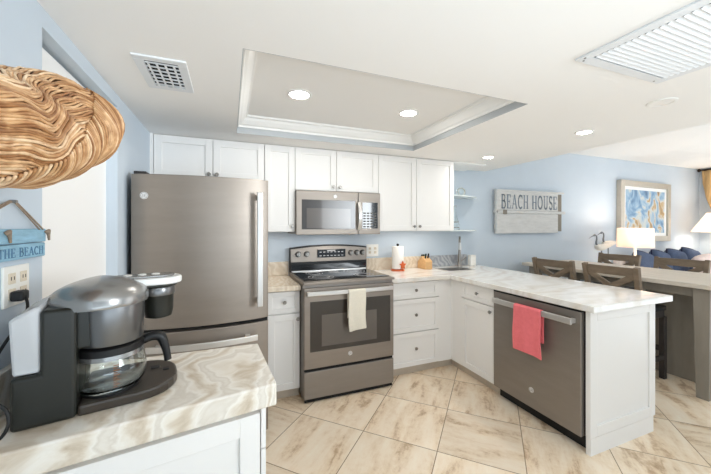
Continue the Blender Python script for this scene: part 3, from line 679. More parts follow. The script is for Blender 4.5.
for i, (x, y) in enumerate(((1.925, 2.925), (1.948, 2.925), (1.971, 2.925), (1.93, 2.86), (1.962, 2.86))):
    z = CT+(.095 if y > 2.90 else .108); bm = BM(); p = Vector((x, y, z)); dv = Vector((0, -.28, .96)).normalized()
    tube(bm, [p, p+dv*.02, p+dv*.05, p+dv*.058], [.0075, .009, .0095, .006], 8); obj('knife_handle', bm, 'green' if i % 2 else 'black', t, smooth=60)
t = thing('canister', 'small white upright container right of the kitchen tap', 'container', (2.60, 2.91, CT))
bm = BM(); prism(bm, [(x, y, CT) for x, y in [(2.565, 2.885), (2.64, 2.885), (2.64, 2.945), (2.565, 2.945)]], (0, 0, .112)); obj('body', bm, 'plate', t, bevel=.008, seg=3)
bm = BM(); box(bm, 2.568, 2.637, 2.888, 2.942, CT+.1122, CT+.122); obj('lid', bm, 'plate', t, bevel=.004)
def outlet(name, label, c, ori, w, h, n, cat='socket', copies=None):
    t = thing(name, label, cat, c); c = Vector(c); bm = BM()
    if ori == 'y': box(bm, c.x-w/2, c.x+w/2, c.y-.006, c.y, c.z-h/2, c.z+h/2)
    else: box(bm, c.x, c.x+.006, c.y-w/2, c.y+w/2, c.z-h/2, c.z+h/2)
    pl = obj('cover_plate', bm, 'plate', t, bevel=.002)
    for i in range(n):
        o = (i-(n-1)/2)*w/max(n, 1)*.9
        for dz in (-.02, .02):
            bm = BM()
            if ori == 'y': box(bm, c.x+o-.014, c.x+o+.014, c.y-.0085, c.y-.006, c.z+dz-.014, c.z+dz+.014)
            else: box(bm, c.x+.006, c.x+.0085, c.y+o-.014, c.y+o+.014, c.z+dz-.014, c.z+dz+.014)
            s = obj('socket', bm, 'ivory', pl, bevel=.002)
            bm = BM()
            for e in (-.006, .006):
                if ori == 'y': box(bm, c.x+o+e-.001, c.x+o+e+.001, c.y-.0092, c.y-.0084, c.z+dz-.004, c.z+dz+.005)
                else: box(bm, c.x+.0084, c.x+.0092, c.y+o+e-.001, c.y+o+e+.001, c.z+dz-.004, c.z+dz+.005)
            obj('slots', bm, 'black', s)
    return t
outlet('wall_outlet', 'ivory double outlet on the blue wall right of the range', (1.372, YW, 1.087), 'y', .135, .125, 2)

# ------------------------------------------------------------------ glass shelves with ornaments
def gshelf(z, label):
    bm = BM(); pts = [(2.1135, YW, z)]+[(2.1135+.56*math.sin(a), YW-.30*math.cos(a), z) for a in [PI/2*i/14 for i in range(15)]]
    prism(bm, pts, (0, 0, .012)); o = obj('glass_shelf', bm, 'shelf', bevel=.002); tag(o, label, 'shelf', 'glass end shelves')
gshelf(1.655, 'upper clear glass quarter round shelf at the end of the wall cabinets'); gshelf(1.283, 'lower clear glass quarter round shelf level with the cabinet bottom')
t = thing('glass_bauble', 'round clear glass ornament on the upper glass shelf', 'ornament', (2.40, 2.86, 1.667))
bm = BM(); R = .052; lathe(bm, [(.02, 0), (.022, .004)]+[(R*math.cos(a), .052+R*math.sin(a)) for a in [math.radians(-65+i*12) for i in range(12)]], (2.40, 2.86, 1.667), 28); obj('ball', bm, 'glass', t, smooth=60)
bm = BM()
tube(bm, [(2.40+.03*math.cos(a), 2.86, 1.72+.03*math.sin(a)) for a in [2*PI*i/20 for i in range(20)]], .005, 8, True); obj('inner_ring', bm, 'plate', t, smooth=60)
t = thing('glass_decanter', 'slim clear glass bottle on the lower glass shelf', 'bottle', (2.32, 2.86, 1.295))
bm = BM(); lathe(bm, [(.042, 0), (.046, .006), (.045, .06), (.036, .10), (.022, .15), (.014, .2), (.012, .26), (.016, .268)], (2.32, 2.86, 1.295), 28); obj('bottle', bm, 'glass', t, smooth=50)
for z, r in ((.03, .0465), (.085, .041)):
    bm = BM(); tube(bm, [(2.32+r*math.cos(a), 2.86+r*math.sin(a), 1.295+z) for a in [2*PI*i/28 for i in range(28)]], .0025, 6, True); obj('band', bm, 'nickel', t, smooth=60)

# ------------------------------------------------------------------ wall signs and art
t = thing('wall_sign', 'whitewashed wooden beach house sign on the blue wall', 'sign', (3.5, YW, 1.5))
x0, x1, z0, z1 = 2.99, 4.175, 1.248, 1.768; yb = YW-.03; yf = yb-.03
bm = BM(); box(bm, x0+.03, x1-.05, yb, YW-.001, z0+.04, z1-.04); obj('backing', bm, 'wsignd', t)
zm = 1.513
bm = BM(); box(bm, x0, x1-.115, yf, yb, zm+.02, z1); up_ = obj('plank', bm, 'wsign', t, bevel=.004, label='upper whitewashed plank with slate lettering')
bm = BM(); box(bm, x0, x1-.115, yf, yb, z0, zm-.02); obj('plank', bm, 'wsign', t, bevel=.004, label='lower whitewashed plank')
bm = BM(); box(bm, x0-.02, x1+.02, yf-.006, yb, zm-.018, zm+.018); obj('batten', bm, 'wsign', t, bevel=.003)
bm = BM(); box(bm, x1-.114, x1-.03, yf+.012, yb, z0+.02, z1-.01); obj('end_post', bm, 'wsignd', t, bevel=.003, label='darker grey wood end post')
bm = BM(); box(bm, x0+.10, x0+.16, yf-.012, yf-.005, zm-.03, zm+.025); obj('block', bm, 'wsignd', t, bevel=.003)
bm = BM(); box(bm, x0-.002, x0+.022, yf-.006, yb, z0, z1); obj('side_rail', bm, 'wsign', t, bevel=.003)
bm = BM(); box(bm, x0, x1, yf-.005, yb, z1-.002, z1+.018); obj('top_rail', bm, 'wsign', t, bevel=.003)
bm = text_bm('BEACH HOUSE', plane_mtx((x0+.07, yf-.0001, zm+.042), (1, 0, 0), (0, 0, 1)), .172, .003, width=.985)
obj('lettering', bm, 'wletter', up_, label='slate blue serif letters reading BEACH HOUSE')
# painting
tlt = Matrix.Translation((6.05, YW, 1.57)) @ Matrix.Rotation(.012, 4, 'Y') @ Matrix.Translation((-6.05, -YW, -1.57))
t = thing('framed_painting', 'framed blue and gold abstract painting on the living room wall', 'picture', (6.05, YW, 1.57))
x0, x1, z0, z1 = 5.40, 6.71, 1.10, 2.025; f = .085
bm = BM(); box(bm, x0, x0+f, YW-.07, YW-.001, z0, z1, tlt); box(bm, x1-f, x1, YW-.07, YW-.001, z0, z1, tlt); box(bm, x0+f, x1-f, YW-.07, YW-.001, z0, z0+f, tlt); box(bm, x0+f, x1-f, YW-.07, YW-.001, z1-f, z1, tlt)
obj('frame', bm, 'aframe', t, bevel=.006)
bm = BM(); box(bm, x0+f, x1-f, YW-.045, YW-.03, z0+f, z1-f, tlt); obj('mat_board', bm, 'amat', t)
bm = BM(); box(bm, x0+f+.06, x1-f-.06, YW-.049, YW-.0455, z0+f+.05, z1-f-.05, tlt); obj('canvas', bm, 'art', t)
# hanging blue sign on the left wall
t = thing('hanging_sign', 'weathered blue beach board hanging by a rope on the left wall', 'sign', (XW, 1.08, 1.3))
xw = XW+.001; ya, yb2 = .86, 1.222
bm = BM(); box(bm, xw, xw+.014, ya, yb2, 1.292, 1.330); pa = obj('plank', bm, 'bsign', t, bevel=.003)
bm = BM(); box(bm, xw, xw+.014, ya, yb2-.004, 1.250, 1.290); pb = obj('plank', bm, 'bsign', t, bevel=.003, label='lower blue plank with darker lettering')
bm = text_bm('THE BEACH', plane_mtx((xw+.0138, 1.008, 1.2575), (0, 1, 0), (0, 0, 1)), .023, .0012, width=.198); obj('lettering', bm, 'bletter', pb, label='blue serif letters reading THE BEACH')
bm = BM()
for y in (ya+.02, yb2-.022): tube(bm, [(xw+.016, y, 1.328), (xw+.012, 1.08+(y-1.08)*.5, 1.368), (xw+.008, 1.08+(y-1.08)*.08, 1.401)], .0022, 6)
for y in (ya+.035, yb2-.04): tube(bm, [(xw+.016, y, 1.328), (xw+.012, 1.08+(y-1.08)*.5, 1.366), (xw+.008, 1.08+(y-1.08)*.04, 1.40)], .0022, 6)
obj('rope', bm, 'rope', t, smooth=60)
bm = BM(); cyl(bm, (xw-.0005, 1.083, 1.401), (xw+.014, 1.083, 1.401), .004, seg=10); obj('nail', bm, 'nickel', t)
for y in (yb2-.006, 1.035):
    bm = BM(); tube(bm, [(xw+.016, y-.004, 1.318), (xw+.021, y, 1.323), (xw+.018, y+.01, 1.31), (xw+.017, y+.015, 1.296)], [.005, .007, .004, .003], 8); obj('rope_knot', bm, 'rope', t, smooth=60)
# outlet by the coffee maker, plug and cord
to = outlet('wall_outlet', 'white outlet plate on the left wall behind the coffee maker', (XW, 1.103, 1.183), 'x', .108, .104, 2)

# ------------------------------------------------------------------ coffee counter on the left
t = thing('coffee_worktop', 'beige and brown veined stone top under the coffee maker', 'worktop', (-.2, 1.06, .819))
P4 = [(.127, .938), (.102, 1.287), (XW+.001, 1.300), (XW+.001, .829)]
bm = BM(); prism(bm, [(x, y, .819) for x, y in P4], (0, 0, .064)); obj('slab', bm, 'stone', t, bevel=.005)
bm = BM(); box(bm, XW+.001, XW+.02, .84, 1.228, CT, .985); obj('backsplash', bm, 'stone', t, bevel=.002)
ang = math.atan2(.938-.829, .127-XW); L = math.hypot(.938-.829, .127-XW)
rt = thing('coffee_cabinet', 'white shaker cabinet under the coffee maker worktop', 'cabinet', (.127, .938, 0), ang)
def pl_(x, y): return rt.matrix_basis @ Vector((x, y, 0))
Lm = L-.02
bm = BM(); pts = [pl_(-.028, .034), Vector((.078, 1.262, 0)), Vector((XW+.002, 1.274, 0)), Vector((XW+.002, .870, 0))]
prism(bm, [(p.x, p.y, .09) for p in pts], (0, 0, .728)); prism(bm, [(p.x*.96, p.y+(.05 if i in (0, 3) else -.01), 0) for i, p in enumerate(pts)], (0, 0, .09)); obj('body', bm, 'white', rt)
bm = shaker('y', .0125, -.60, -.043, .10, .806, .055); dc = obj('door', bm, 'white', rt, bevel=.0016, local=True)
bm = BM(); box(bm, -.041, -.028, .014, .034, .70, .818); box(bm, -.041, -.028, .014, .034, .10, .696); obj('stile', bm, 'white', rt, local=True)
knob('y', 0, -.58, .76, dc)

# ------------------------------------------------------------------ coffee maker
CA = math.radians(12); cr = thing('coffee_maker', 'black and silver two way drip coffee maker on the stone worktop', 'coffee maker', (-.449, .928, CT), CA)
def K(name, bm, m, parent=None, **k): return obj(name, bm, m, parent or cr, local=True, **k)
def rrect(x0, x1, y0, y1, r, n=5, rr=None):
    rs = rr or [r]*4; out = []
    for (cx, cy, a0), q in zip(((x1, y0, -90), (x1, y1, 0), (x0, y1, 90), (x0, y0, 180)), (rs[0], rs[1], rs[2], rs[3])):
        ox = cx-q if cx == x1 else cx+q; oy = cy-q if cy == y1 else cy+q
        for i in range(n+1):
            a = math.radians(a0+90*i/n); out.append((ox+q*math.cos(a), oy+q*math.sin(a)))
    return out
def rprism(bm, x0, x1, y0, y1, z0, z1, r, rr=None): return prism(bm, [(x, y, z0) for x, y in rrect(x0, x1, y0, y1, r, 6, rr)], (0, 0, z1-z0))
cc = (.172, .072)
bm = BM(); prism(bm, [(0, -.010, 0), (.112, -.010, 0), (.112, -.010, .262), (.048, -.010, .262), (.048, -.010, .118), (0, -.010, .118)], (0, .224, 0)); K('housing', bm, 'bplastic', bevel=.009, seg=3)
bm = BM(); rprism(bm, .113, .328, -.009, .214, 0, .026, .05, [.095, .09, .008, .008]); tr = K('drip_tray', bm, 'bplast2', bevel=.006)
bm = BM(); lathe(bm, [(.001, .026), (.066, .026), (.066, .0315), (.001, .0315)], (cc[0], cc[1], 0), 36); K('warming_plate', bm, 'black', tr, smooth=40)
bm = BM(); box(bm, .262, .285, .128, .148, .0261, .029); box(bm, .292, .308, .10, .118, .0261, .029); K('tray_slot', bm, 'black', tr, bevel=.003)
# reservoir
bm = BM(); vs = []
prism(bm, [(.002, 0, .119), (.049, 0, .119), (.049, 0, .27), (.036, 0, .268), (-.004, 0, .245)], (0, .205, 0)); rs_ = K('water_reservoir', bm, 'reserv', bevel=.006, label='clear plastic water reservoir', smooth=30)
bm = BM(); rprism(bm, .003, .0485, .003, .2, .1225, .13, .01); K('reservoir_base', bm, 'paddle', rs_)
# brew housing and domed lid
bm = BM(); lathe(bm, [(.070, .152), (.0725, .158), (.074, .25), (.072, .262)], (cc[0], cc[1], 0), 44); K('brew_housing', bm, 'silverd', smooth=40)
bm = BM(); box(bm, .1, .15, .01, .2, .155, .262); K('neck', bm, 'bplastic', bevel=.006)
bm = BM(); nx, ny = 28, 20
def dome(u, v):
    a = 2*PI*u; r = math.sin(v*PI/2); z = max(0, math.cos(v*PI/2))
    x = .150+.107*r*math.cos(a); y = .095+.115*r*math.sin(a)
    hh = .046*z**.8
    return (x, y, .262+hh+.012*(1-abs(x-.148)/.11)*z)
grid_sheet(bm, dome, 40, 14, closed_u=True); lathe(bm, [(.1035, .25), (.1045, .255), (.1035, .2625)], (.150, .095, 0), 40, sx=1.025, sy=1.10, caps=True); K('lid', bm, 'silver', smooth=50, label='domed satin silver lid')
# single serve side
sx_, sy_ = .282, .150
bm = BM(); lathe(bm, [(.026, .176), (.036, .18), (.04, .2), (.041, .262), (.043, .266)], (sx_, sy_, 0), 32); pod = K('pod_holder', bm, 'bplastic', smooth=40)
bm = BM(); lathe(bm, [(.0435, .246), (.0445, .25), (.0445, .266), (.043, .27)], (sx_, sy_, 0), 32); K('pod_band', bm, 'silverd', pod, smooth=40)
bm = BM(); prism(bm, [(x, y, .272) for x, y in rrect(.13, .332, .104, .196, .043, 8)], (0, 0, .016)); arm = K('serving_lid', bm, 'bplastic', bevel=.004)
bm = BM(); prism(bm, [(x, y, .280) for x, y in rrect(.185, .345, .098, .204, .052, 10)], (0, 0, .021)); K('pearl_rim', bm, 'paddle', arm, bevel=.005, label='pearl silver rim')
bm = BM(); prism(bm, [(x, y, .3012) for x, y in rrect(.13, .325, .114, .188, .034, 8)], (0, 0, .006)); pd = K('button_panel', bm, 'silver', arm, bevel=.002)
for i in range(4):
    bm = BM(); x = .17+i*.035; lathe(bm, [(.011, .3072), (.011, .3095), (.007, .3105)], (x, .152, 0), 16); K('button', bm, 'plate', pd, smooth=40)
# carafe: stands in the machine, lifts away
cw = cr.matrix_basis @ Vector((cc[0], cc[1], .032))
ca = thing('coffee_carafe', 'glass coffee carafe with a black handle standing in the coffee maker', 'carafe', cw, CA)
def Q(name, bm, m, parent=None, **k): return obj(name, bm, m, parent or ca, local=True, **k)
prof = [(.058, 0), (.067, .003), (.076, .014), (.0795, .032), (.079, .052), (.075, .072), (.070, .087), (.068, .092)]
bm = BM(); lathe(bm, prof+[(.066, .092), (.068, .086), (.073, .071), (.077, .052), (.0775, .032), (.074, .016), (.065, .006), (.001, .005)], (0, 0, 0), 44, caps=False)
bmesh.ops.contextual_create(bm, geom=[v for v in bm.verts if abs(v.co.z) < 1e-5]); Q('glass_jug', bm, 'glass', smooth=60)
bm = BM(); lathe(bm, [(.070, .083), (.0745, .084), (.0735, .095), (.069, .097)], (0, 0, 0), 44, caps=False); Q('band', bm, 'silver', smooth=40, label='silver band')
bm = BM(); lathe(bm, [(.0745, .096), (.0745, .112), (.066, .118), (.001, .118), (.001, .094)], (0, 0, 0), 44, caps=False); Q('lid', bm, 'black', smooth=40)
bm = BM()
hp = smooth_pts([(.07, 0, .102), (.092, 0, .110), (.112, -.002, .106), (.121, -.003, .086), (.127, -.004, .062), (.131, -.004, .036)], 5)
tube(bm, hp, [.0115+.002*math.sin(i*.2) for i in range(len(hp))], 10); Q('handle', bm, 'black', smooth=60)
bm = BM()
for i in range(10):
    z = .02+i*.0058; a = -1.45
    for a_ in (-1.42, -1.36 if i % 2 else -1.30):
        pass
    w2 = .16 if i % 2 else .1; rr = .0797 if z < .052 else .0797-(z-.052)*.22
    tube(bm, [(rr*math.cos(a+q), rr*math.sin(a+q), z) for q in (0, w2/2, w2)], .0011, 5)
Q('level_marks', bm, 'mark', label='small brown volume marks')
# plug and cord
p0 = Vector((XW+.0095, 1.077, 1.158)); cdt = thing('power_cord', 'black power cord plugged into the outlet behind the coffee maker', 'cord', p0)
bm = BM(); box(bm, XW+.0095, XW+.036, 1.061, 1.093, 1.146, 1.172); obj('plug', bm, 'cord', cdt, bevel=.005)
cp_ = smooth_pts([(XW+.034, 1.077, 1.158), (XW+.048, 1.05, 1.12), (XW+.035, .99, 1.06), (XW+.03, .93, 1.0), (-.472, .90, .976), (-.440, .892, .952), (-.432, .888, .922), (-.446, .885, .894), (-.478, .88, .8872), (-.512, .88, .8872)], 6)
bm = BM(); tube(bm, cp_, .0035, 8); obj('cable', bm, 'cord', cdt, smooth=60)

# ------------------------------------------------------------------ woven shell on the left wall
wk = thing('wicker_shell', 'large tan woven wicker shell mounted on the left wall', 'wall decor', (XW, .75, 1.5))
def axis(a):
    y = .26+.785*a
    s = max(-.4, (y-.45)/.3)
    cz = 1.44+.075*s; rz = .072+.027*s
    e = max(0, (a-.70)/.30); e2 = max(0, (.22-a)/.22); k = max(0, 1-e**4)**(1/3)*math.sqrt(max(0, 1-e2**2)); rx = .10+.015*s
    return Vector((XW+.137, y, cz+.012*e)), rx*max(k, .02), rz*max(k, .02)
def surf(a, ph, off=0):
    c, rx, rz = axis(a); w_ = 1+.04*math.sin(a*15+ph*2.2)+.03*math.sin(a*9-ph*4)+.022*math.sin(a*41+ph*7)
    return Vector((c.x+(rx*w_+off)*math.cos(ph), c.y, c.z+(rz*w_+off)*math.sin(ph)))
bm = BM(); grid_sheet(bm, lambda u, v: surf(v*.998, 2*PI*u, -.004), 36, 40, closed_u=True); obj('woven_core', bm, 'wickercore', wk, smooth=0)
def ridge(a): return math.radians(min(52, -90+290*max(0, a-.38)))
bm = BM(); rnd = random.Random(4)
for k in range(112):          # strands that run along the shell and curl over its end
    ph0 = math.radians(-160+k*2.85); pts = []
    for i in range(60):
        a = .01+.982*i/59
        ph = ph0+1.25*(a-.5)+.15*math.sin(a*20+.4+ph0*.5)+.05*math.sin(a*43+ph0*1.5)+.012*math.sin(a*60+k*1.7)
        if ph < ridge(a)-.06:
            if len(pts) > 3: tube(bm, pts, rnd.uniform(.0025, .0032), 5)
            pts = []; continue
        pts.append(surf(a, ph, rnd.uniform(-.0007, .0013)+.0012*math.sin(k*2.4)+.001))
    if len(pts) > 3: tube(bm, pts, rnd.uniform(.0025, .0032), 5)
obj('long_strands', bm, 'wicker', wk, smooth=0)
bm = BM()
for k in range(80):          # strands across the lower lobe
    a0 = .34+k*.0078; pts = []
    for i in range(26):
        q = i/25; ph = ridge(a0)+.08-(ridge(a0)+math.radians(150))*q
        a = min(.992, a0+.05*math.sin(q*PI)+.02*q+rnd.uniform(-.001, .001)); pts.append(surf(a, ph, .003+.010*math.sin(PI*min(1, q*1.1+.05))**.6))
    tube(bm, pts, rnd.uniform(.0022, .0029), 5)
obj('cross_strands', bm, 'wicker', wk, smooth=0)

# ------------------------------------------------------------------ dining table and stools
TXa, TXb, TYa, TYb, TT = 3.335, 4.20, 1.17, 2.87, .892
t = thing('dining_table', 'counter height grey washed wooden dining table beyond the peninsula', 'table', ((TXa+TXb)/2, 2.0, 0))
bm = BM(); n = 6; wdt = (TXb-TXa)/n
for i in range(n): box(bm, TXa+i*wdt+.0015, TXa+(i+1)*wdt-.0015, TYa, TYb, TT-.034, TT)
box(bm, TXa+.01, TXb-.01, TYa+.01, TYb-.01, TT-.036, TT-.006); obj('table_top', bm, 'tabletop', t, bevel=.003)
bm = BM(); ap = .075
for a in ((TXa+.07, TXa+.095, TYa+.17, TYb-.12), (TXb-.095, TXb-.07, TYa+.17, TYb-.12), (TXa+.12, TXb-.12, TYa+.09, TYa+.115), (TXa+.12, TXb-.12, TYb-.1, TYb-.075)): box(bm, *a, TT-.036-ap, TT-.036)
obj('apron', bm, 'table', t, bevel=.002)
for x in (TXa+.04, TXb-.14):
    for y in (TYa+.07, TYb-.17):
        bm = BM(); prism(bm, [(x+.01, y+.01, 0), (x+.09, y+.01, 0), (x+.09, y+.09, 0), (x+.01, y+.09, 0)], (0, 0, .001)); bm.free(); bm = BM()
        lo = [bm.verts.new((x+a, y+b, 0)) for a, b in ((.014, .014), (.086, .014), (.086, .086), (.014, .086))]; hi = [bm.verts.new((x+a, y+b, TT-.036)) for a, b in ((0, 0), (.1, 0), (.1, .1), (0, .1))]
        bm.faces.new(lo[::-1]); bm.faces.new(hi)
        for i in range(4): bm.faces.new([lo[i], lo[(i+1) % 4], hi[(i+1) % 4], hi[i]])
        obj('leg', bm, 'table', t, bevel=.003)
bm = BM(); box(bm, 3.70, 3.72, 1.34, 1.80, 0, TT-.036); box(bm, 3.90, 3.92, 1.34, 1.80, 0, TT-.036); box(bm, 3.72, 3.90, 1.78, 1.80, 0, TT-.036); obj('pedestal', bm, 'table', t, bevel=.002)
for z in (.06, .33, .6):
    bm = BM(); box(bm, 3.72, 3.90, 1.35, 1.78, z, z+.02); obj('shelf', bm, 'table', t)
for z in (.2, .48, .7):
    bm = BM(); box(bm, TXa+.135, TXb-.135, TYa+.1, TYa+.13, z, z+.03); obj('end_rail', bm, 'table', t, bevel=.002)
def stool(label, x, y, rz, first=None):
    if first is not None:
        r = copy_tree(first); r.location = (x, y, 0); r.rotation_euler = (0, 0, rz); r['label'] = label; return r
    r = thing('dining_stool', label, 'chair', (0, 0, 0), 0, 'counter height chairs round the dining table')
    def S(name, bm, m, parent=None, **k): return obj(name, bm, m, parent or r, local=True, **k)
    # local: back at x=0, faces +x ; y across
    hw = .205
    bm = BM(); rprism(bm, .015, .42, -.2, .2, .60, .64, .03); S('seat', bm, 'chairseat', bevel=.008)
    bm = BM(); box(bm, .03, .40, -.185, .185, .54, .599); S('seat_frame', bm, 'chairleg', bevel=.003)
    for s in (-1, 1):
        bm = BM(); tube(bm, [(-.03, s*hw, 0), (.0, s*hw*.97, .3), (.012, s*hw*.95, .6), (-.006, s*hw*.97, .8), (-.045, s*hw, .995)], .027, 4); S('back_post', bm, 'chair', bevel=.003)
        bm = BM(); box(bm, .37, .41, s*.178-.02, s*.178+.02, 0, .545); S('leg', bm, 'chairleg', bevel=.003)
        bm = BM(); box(bm, .0, .375, s*.185-.012, s*.185+.012, .17, .21); S('stretcher', bm, 'chairleg', bevel=.002)
    bm = BM(); box(bm, .375, .405, -.16, .16, .24, .28); S('foot_rail', bm, 'chairleg', bevel=.002)
    def slat(y0, z0, y1, z1, wd): 
        def xb(z): return .012-.006*max(0, (z-.6))/.2-max(0, z-.8)*.2
        d = Vector((y1-y0, z1-z0)).normalized(); n = Vector((-d.y, d.x))*wd/2
        return [(xb(z), y, z) for y, z in ((y0-n.x, z0-n.y), (y1-n.x, z1-n.y), (y1+n.x, z1+n.y), (y0+n.x, z0+n.y))]
    bm = BM(); pts = [(-.034-.012*math.cos(i/8*PI-PI/2), -.187+.374*i/8, .912) for i in range(9)]
    prism(bm, pts+[(x+.022, y, z) for x, y, z in pts[::-1]], (-.016, 0, .075)); S('top_rail', bm, 'chair', bevel=.003)
    bm = BM(); box(bm, .0, .022, -.19, .19, .655, .70); S('lower_rail', bm, 'chair', bevel=.003)
    for a in ((-.185, .69, .175, .915), (.185, .69, -.175, .915)):
        bm = BM(); prism(bm, slat(*a, .05), (-.016, 0, 0)); S('cross_brace', bm, 'chair', bevel=.002)
    r.location = (x, y, 0); r.rotation_euler = (0, 0, rz); return r
s0 = stool('weathered wood cross back stool nearest the back wall, on the kitchen side of the table', 3.16, 2.315, 0)
stool('weathered wood cross back stool behind the peninsula end, on the kitchen side of the table', 3.15, 1.775, 0, s0)
stool('weathered cross back stool on the far table side, in front of the lamp', 4.42, 2.44, PI, s0)
stool('weathered cross back stool on the far table side, in front of the sofa', 4.42, 1.86, PI, s0)

# ------------------------------------------------------------------ living room
t = thing('console_table', 'small grey side table left of the sofa under the drum lamp', 'table', (4.88, 2.62, 0))
bm = BM(); box(bm, 4.52, 5.18, 2.36, 2.97, .70, .735); obj('table_top', bm, 'console', t, bevel=.004)
bm = BM(); box(bm, 4.56, 5.14, 2.4, 2.94, .62, .70); obj('apron', bm, 'console', t)
for x in (4.6, 5.10):
    for y in (2.4, 2.90): bm = BM(); box(bm, x, x+.04, y, y+.04, 0, .62); obj('leg', bm, 'console', t)
def table_lamp(c, label, r0, r1, z0, z1, m, base_z, power):
    c = Vector(c); t = thing('table_lamp', label, 'lamp', (c.x, c.y, base_z), group='lamps by the sofa')
    bm = BM(); lathe(bm, [(.075, 0), (.078, .012), (.02, .024), (.016, .06), (.014, z0-base_z+.05), (.006, z0-base_z+.06)], (c.x, c.y, base_z), 24); obj('base', bm, 'glass' if False else 'heronw', t, smooth=40)
    bm = BM(); lathe(bm, [(r0, z0), (r1, z1), (r1-.004, z1), (r0-.004, z0), (r0, z0)], (c.x, c.y, 0), 40, caps=False); obj('lamp_shade', bm, m, t, smooth=40)
    bm = BM(); zb = z0+.12; lathe(bm, [(.012, -.06), (.014, -.03), (.03, 0), (.032, .02), (.02, .045), (.004, .052)], (c.x, c.y, zb), 16); obj('bulb', bm, 'lens', t, smooth=60)
    l = bpy.data.lights.new('lamp_glow', 'POINT'); l.energy = power; l.color = (1, .88, .76); l.shadow_soft_size = .05
    o = bpy.data.objects.new('lamp_glow', l); o.location = (0, 0, zb+.09-base_z); o.parent = t; COL.objects.link(o)
table_lamp((4.97, 2.53, 0), 'table lamp with a pale drum shade beside the white herons', 0.192, .186, 1.06, 1.31, 'shade', .735, 3.5)
bm = BM(); t = thing('end_table', 'small grey end table at the right end of the sofa', 'table', (7.32, 2.6, 0))
box(bm, 7.06, 7.6, 2.34, 2.86, .60, .63); obj('table_top', bm, 'console', t, bevel=.004)
for x in (7.08, 7.54):
    for y in (2.36, 2.8): bm = BM(); box(bm, x, x+.04, y, y+.04, 0, .6); obj('leg', bm, 'console', t)
table_lamp((7.30, 2.59, 0), 'table lamp with a flared cone shade at the right edge of the photo', .315, .13, 1.24, 1.55, 'shade2', .63, 5)
def heron(x, y, h, label, flip):
    t = thing('heron_figurine', label, 'figurine', (x, y, .735), group='white heron figurines')
    zb = 1.06+h
    bm = BM(); lathe(bm, [(.05, 0), (.05, .01), (.02, .014)], (x+.02, y, .735), 20); obj('stand', bm, 'herong', t, smooth=40)
    bm = BM(); tube(bm, [(x+.02, y, .748), (x+.02, y, zb-.02)], .004, 8); tube(bm, [(x+.05, y+.01, .745), (x+.05, y+.01, zb-.02)], .004, 8); obj('leg', bm, 'herong', t, smooth=60)
    bm = BM(); pts = smooth_pts([(x-.075, y, zb+.035), (x-.05, y, zb+.005), (x+.02, y, zb), (x+.11, y, zb+.012), (x+.21, y, zb+.02)], 6); n = len(pts)
    tube(bm, pts, [.012+.034*math.sin(PI*min(1, .05+.95*i/(n-1)))**.8 for i in range(n)], 14); obj('body', bm, 'heronw', t, smooth=60)
    bm = BM(); pts = smooth_pts([(x-.06, y, zb+.02), (x-.085, y, zb+.06), (x-.075, y, zb+.11), (x-.08, y, zb+.15), (x-.11, y, zb+.168), (x-.135, y, zb+.158)], 5); n = len(pts)
    tube(bm, pts, [.0125-.006*i/(n-1)+(.006 if i > n-6 else 0) for i in range(n)], 12); hd = obj('neck', bm, 'herong' , t, smooth=60)
    bm = BM(); tube(bm, [(x-.135, y, zb+.160), (x-.19, y, zb+.142), (x-.24, y, zb+.118)], [.008, .005, .001], 8); obj('beak', bm, 'herong', t, smooth=60)
heron(4.645, 2.76, -.008, 'heron figurine in front with its beak pointing left toward the sign', 1)
heron(5.03, 2.90, .02, 'heron figurine behind, partly hidden by the drum lamp', 1)
# sofa and cushions
t = thing('sofa', 'pale fabric sofa against the living room wall', 'sofa', (6.1, 2.45, 0))
bm = BM(); box(bm, 5.18, 7.04, 2.05, 2.96, .10, .36); obj('base', bm, 'sofa', t, bevel=.03)
bm = BM(); box(bm, 5.275, 6.945, 2.87, 2.98, .361, .86); obj('backrest', bm, 'sofa', t, bevel=.05, seg=4, smooth=40)
for x in (5.18, 6.95): bm = BM(); box(bm, x, x+.09, 2.07, 2.96, .361, .62); obj('armrest', bm, 'sofa', t, bevel=.035, seg=4, smooth=40)
for x in (5.28, 6.115): bm = BM(); box(bm, x, x+.825, 2.03, 2.85, .362, .50); obj('seat_cushion', bm, 'sofa', t, bevel=.04, seg=4, smooth=40)
for x in (5.3, 6.92):
    for y in (2.1, 2.88): bm = BM(); cyl(bm, (x, y, 0), (x, y, .1), .025, .03, 12); obj('foot', bm, 'rod', t)
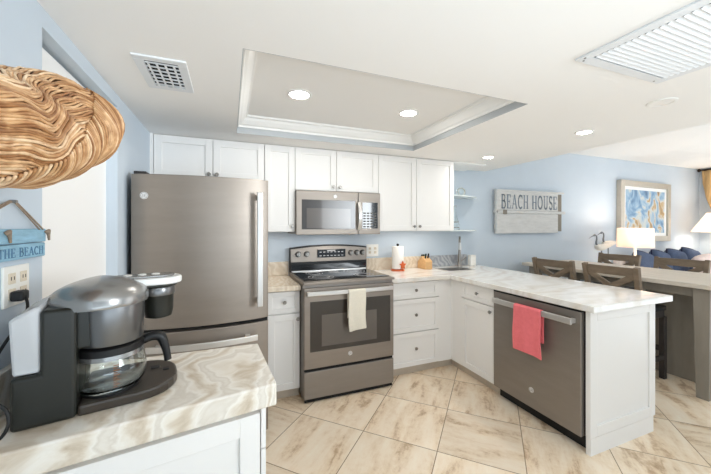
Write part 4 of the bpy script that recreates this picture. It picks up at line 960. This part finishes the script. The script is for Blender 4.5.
def pillow(c, size, tilt, roll, yaw, m, label, piping=True):
    mt = Matrix.Translation(c) @ Matrix.Rotation(yaw, 4, 'Z') @ Matrix.Rotation(tilt, 4, 'X') @ Matrix.Rotation(roll, 4, 'Y')
    t = thing('throw_pillow', label, 'pillow', (c[0], c[1], c[2]), group='throw pillows on the sofa')
    bm = BM(); n = 14
    def P(u, v, s):
        a = u*2-1; b = v*2-1; k = (1-a**4)*(1-b**4); pin = 1-.07*(a*a*b*b)
        return mt @ Vector((a*size/2*(1-.06*(1-b*b)*0)*pin, s*.085*max(k, 0)**.5, b*size/2*pin))
    for s in (1, -1): grid_sheet(bm, lambda u, v, s=s: P(u, v, s), n, n)
    bmesh.ops.remove_doubles(bm, verts=bm.verts, dist=1e-5); obj('cover', bm, m, t, smooth=0)
    if piping:
        bm = BM(); e = [(i/10, 0) for i in range(10)]+[(1, i/10) for i in range(10)]+[(1-i/10, 1) for i in range(10)]+[(0, 1-i/10) for i in range(10)]
        tube(bm, [P(u, v, 1) for u, v in e], .009, 8, True); obj('piping', bm, 'navy', t, smooth=60, label='dark navy piping')
pillow((5.53, 2.70, .765), .42, -.22, .20, .05, 'denim', 'blue square pillow at the left end of the sofa, behind the lamp stem')
pillow((5.955, 2.71, .765), .42, -.20, .18, .03, 'denim', 'blue pillow second from the left on the sofa, under the painting')
pillow((6.375, 2.71, .77), .42, -.20, .16, -.03, 'denim', 'blue pillow third from the left on the sofa, right of the painting')
pillow((6.73, 2.69, .79), .40, -.20, .2, -.05, 'denim', 'blue pillow at the far right end of the row of pillows')
pillow((6.45, 2.40, .72), .42, -.3, -.12, -.1, 'coral', 'blush and white print pillow in front of the blue pillows', False)
# curtain swag
t = thing('curtain', 'gold brown curtain swag beside the right hand window', 'curtain', (7.66, 2.5, 2.3))
bm = BM()
def cur(u, v):
    y = 2.92-.95*u
    drop = .22+4.2*u if u < .14 else .8
    z = 2.30-max(.2, drop)*v; x = 7.66+.028*math.sin(u*46+v*1.5)*(.5+.5*v)
    return (x, y-.02*v*math.sin(u*5), z)
grid_sheet(bm, cur, 90, 16); obj('fabric', bm, 'curtain', t, smooth=0, solid=.004)
bm = BM(); tube(bm, [(7.66, 2.955, 2.312), (7.66, 0.1, 2.312)], .014, 12); rdo = obj('rod', bm, 'rod', t, smooth=60)
bm = BM(); lathe(bm, [(.004, -.03), (.022, -.015), (.022, .015), (.004, .03)], (7.66, 2.955, 2.312), 14); obj('finial', bm, 'rod', rdo, smooth=60)
bm = BM(); box(bm, 7.655, XR, 2.3, 2.32, 2.302, 2.322); box(bm, 7.655, XR, .3, .32, 2.302, 2.322); obj('bracket', bm, 'rod', rdo)
